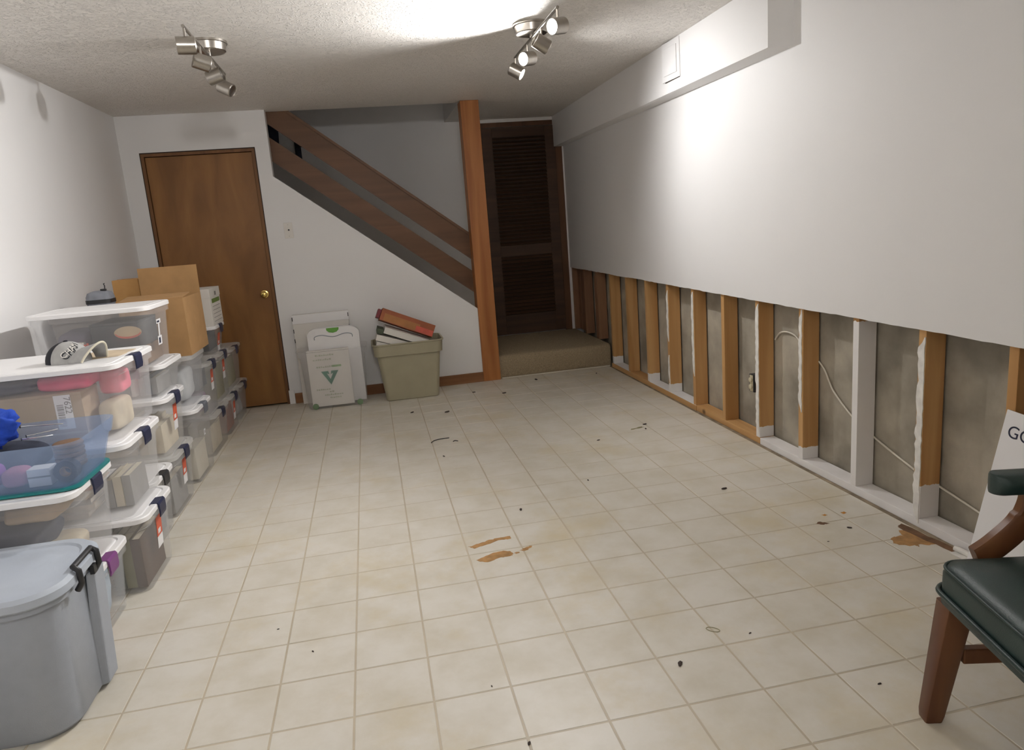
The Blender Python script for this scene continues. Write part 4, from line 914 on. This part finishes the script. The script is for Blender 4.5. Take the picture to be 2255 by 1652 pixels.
for sy in (1, -1):
    leg(-hx+.036, sy*(hy-.036), -.030, sy*.034); leg(hx-.045, sy*(hy-.036), .05, sy*.004)
    MB().box(-hx+.055, hx-.05, sy*(hy-.038)-.012, sy*(hy-.038)+.012, .185, .225).build('side_stretcher', M['chair_wood'], chr_, bevel=.003)
    # curved arm support and padded arm
    pts = smooth_path([(-hx+.095, sy*(hy-.004), .445), (-hx+.150, sy*(hy+.012), .470), (-hx+.205, sy*(hy+.016), .520), (-hx+.228, sy*(hy+.016), .570), (-hx+.232, sy*(hy+.012), .622)])
    rings = []
    for i, p in enumerate(pts):
        d = (pts[min(i+1, len(pts)-1)]-pts[max(i-1, 0)]).normalized(); nn = Vector((0, 1, 0)); bb_ = d.cross(nn).normalized()
        wv = .030 if i < len(pts)*.6 else .026
        rings.append([p+nn*a*.016+bb_*c*wv for a, c in ((-1, -.8), (-.7, -1), (.7, -1), (1, -.8), (1, .8), (.7, 1), (-.7, 1), (-1, .8))])
    MB().loft(rings).build('arm_support', M['chair_wood'], chr_, smooth=40)
    MB().loft([[(x+(-hx+.36), y+sy*(hy+.005), z) for x, y, z in rr(.235, w_, .04, zz, 6)] for zz, w_ in ((.612, .024), (.618, .034), (.640, .038), (.655, .034), (.662, .02))]).build('arm_pad', M['leather'], chr_, smooth=60)
MB().box(-hx+.165, -hx+.195, -hy+.05, hy-.05, .188, .218).build('cross_stretcher', M['chair_wood'], chr_, bevel=.003)
bk = MB().loft([[(hx-.03+.18*(zz-.46)+(.02 if k in (2, 3) else 0)+xo, yy, zz) for xo, yy in ((0, -hy+.02), (.06, -hy+.02), (.085, 0), (.06, hy-.02), (0, hy-.02), (.03, 0))] for k, zz in enumerate((.47, .55, .68, .80, .86))])
bk.build('backrest', M['leather'], chr_, smooth=60)
for sy in (1, -1): MB().box(-.018, .018, -.018, .018, 0, .50, rot=Matrix.Rotation(math.radians(9), 3, 'Y'), at=(hx-.02, sy*(hy-.02), .38)).build('back_post', M['chair_wood'], chr_, bevel=.003)

# white sign leaning on the studs
sa, sb_ = Vector((2.238, -1.036, .600)), Vector((2.150, -.985, .001))
ex = Vector((.05, -1, 0)).normalized(); ez = (sa-sb_).normalized(); en = ex.cross(ez).normalized()
ex = ez.cross(en).normalized()*-1 if ez.cross(en).dot(ex) < 0 else ez.cross(en).normalized()
sgn = tag(bpy.data.objects.new('leaning_sign', None), 'white sign board with dark letters leaning on the bare studs', 'sign'); COL.objects.link(sgn)
nrm = ex.cross(ez).normalized()
sgn.matrix_world = Matrix(((ex.x, ez.x, nrm.x, sb_.x), (ex.y, ez.y, nrm.y, sb_.y), (ex.z, ez.z, nrm.z, sb_.z), (0, 0, 0, 1)))
SL = (sa-sb_).length
MB().box(0, .46, 0, SL, -.006, 0).build('board', M['foam_board'], sgn, bevel=.001)
text('lettering', 'GO', .060, M['navy_print'], sgn, (.022, SL-.088, .0004), (0, 0, 0))

rolled = tag(empty('vinyl_scrap', (2.236, -.90, .012)), 'curled white scrap lying by the sill plate near the chair', 'scrap')
MB().tube([(0, -.05, 0), (.004, 0, 0), (0, .05, 0)], .011, 10).build('roll', M['compound'], rolled, smooth=60)
MB().box(-.030, .0, -.045, .045, -.0115, -.0100).build('loose_edge', M['compound'], rolled)
rbn = MB(); c_ = Vector((1.146, -1.054, .0012)); rbn.tube([(c_.x+.017*math.cos(a)+.006*math.sin(a), c_.y-.014*math.cos(a)+.010*math.sin(a), .0013) for a in [2*PI*k/28 for k in range(29)]], .0012, 6, False)
tag(rbn.build('rubber_band', simple('tan_rubber', (.36, .33, .20), .6, var=.1), smooth=60), 'oval rubber band lying on the cream vinyl floor', 'rubber band')
crumbs = [(0.970, -1.193, .014, 'kinked black crumb on the floor near the rubber band'), (1.247, -1.109, .006, 'tiny dark speck just beside the rubber band'),
          (-.141, -.760, .006, 'tiny dark speck on the floor level with the grey tote'), (-.273, -.574, .005, 'tiny dark speck on the floor beside the purple-latched bin'),
          (.402, -1.125, .005, 'tiny dark speck alone on the near floor'), (.456, -1.393, .008, 'dark brown crumb on the nearest vinyl squares'),
          (1.453, -1.447, .007, 'small dark speck close to the chair leg'), (1.181, .425, .009, 'small dark crumb on the floor between the torn strips and the outlet'),
          (1.757, .049, .016, 'dark sliver on the floor facing the fully white stud'), (.766, .169, .013, 'small brown crumb just beyond the torn strips'),
          (1.447, 1.067, .012, 'round dark crumb on the middle of the floor'), (1.827, 1.266, .016, 'dark crumb beside the olive scuff'), (1.795, 1.170, .012, 'smaller dark crumb at the edge of the olive scuff'),
          (2.012, -.539, .011, 'dark sliver between the rust spots and the torn patch'), (.639, 2.229, .022, 'dark flake on the floor in front of the sage tote'), (.384, 2.347, .018, 'smaller dark flake close to the sage tote'),
          (.50, 1.16, .012, 'brown crumb on the floor below the bent black strip'), (1.86, -.62, .005, 'tiny speck beside the torn patch at the sill plate'),
          (1.50, 2.98, .022, 'brown flake on the floor at the carpeted step'), (2.04, 2.95, .014, 'small crumb at the step beside the studs'), (.92, 2.78, .016, 'dark flake near the foot of the post'), (1.15, 2.62, .020, 'brown flake on the floor before the post')]
cm = None
for k, (x, y, s, lb_) in enumerate(crumbs):
    if cm is None:
        bm = bmesh.new(); bmesh.ops.create_icosphere(bm, subdivisions=2, radius=1)
        for v in bm.verts: v.co *= 1+.35*noise.noise(v.co*1.7)
        me = bpy.data.meshes.new('crumb'); bm.to_mesh(me); bm.free(); me.materials.append(simple('dark_crumb', (.05, .035, .03), .9, var=.3)); cm = me
    o = bpy.data.objects.new('crumb', cm); COL.objects.link(o); o.location = (x, y, s*.22); o.scale = (s, s*.45, s*.24); o.rotation_euler.z = rnd.uniform(0, PI)
    tag(o, lb_, 'debris', 'crumbs scattered on the floor')
for k, (p, lab_) in enumerate((([(.452, 1.475), (.475, 1.515), (.52, 1.535), (.575, 1.535)], 'thin bent black strip lying on the vinyl floor'), ([(.590, 1.44), (.605, 1.455), (.62, 1.437)], 'short hooked black strip lying on the vinyl floor'))):
    tag(MB().tube(smooth_path([(a, b2, .003) for a, b2 in p], 4), .003, 6).build('black_strip', M['black'], smooth=60), lab_, 'debris')
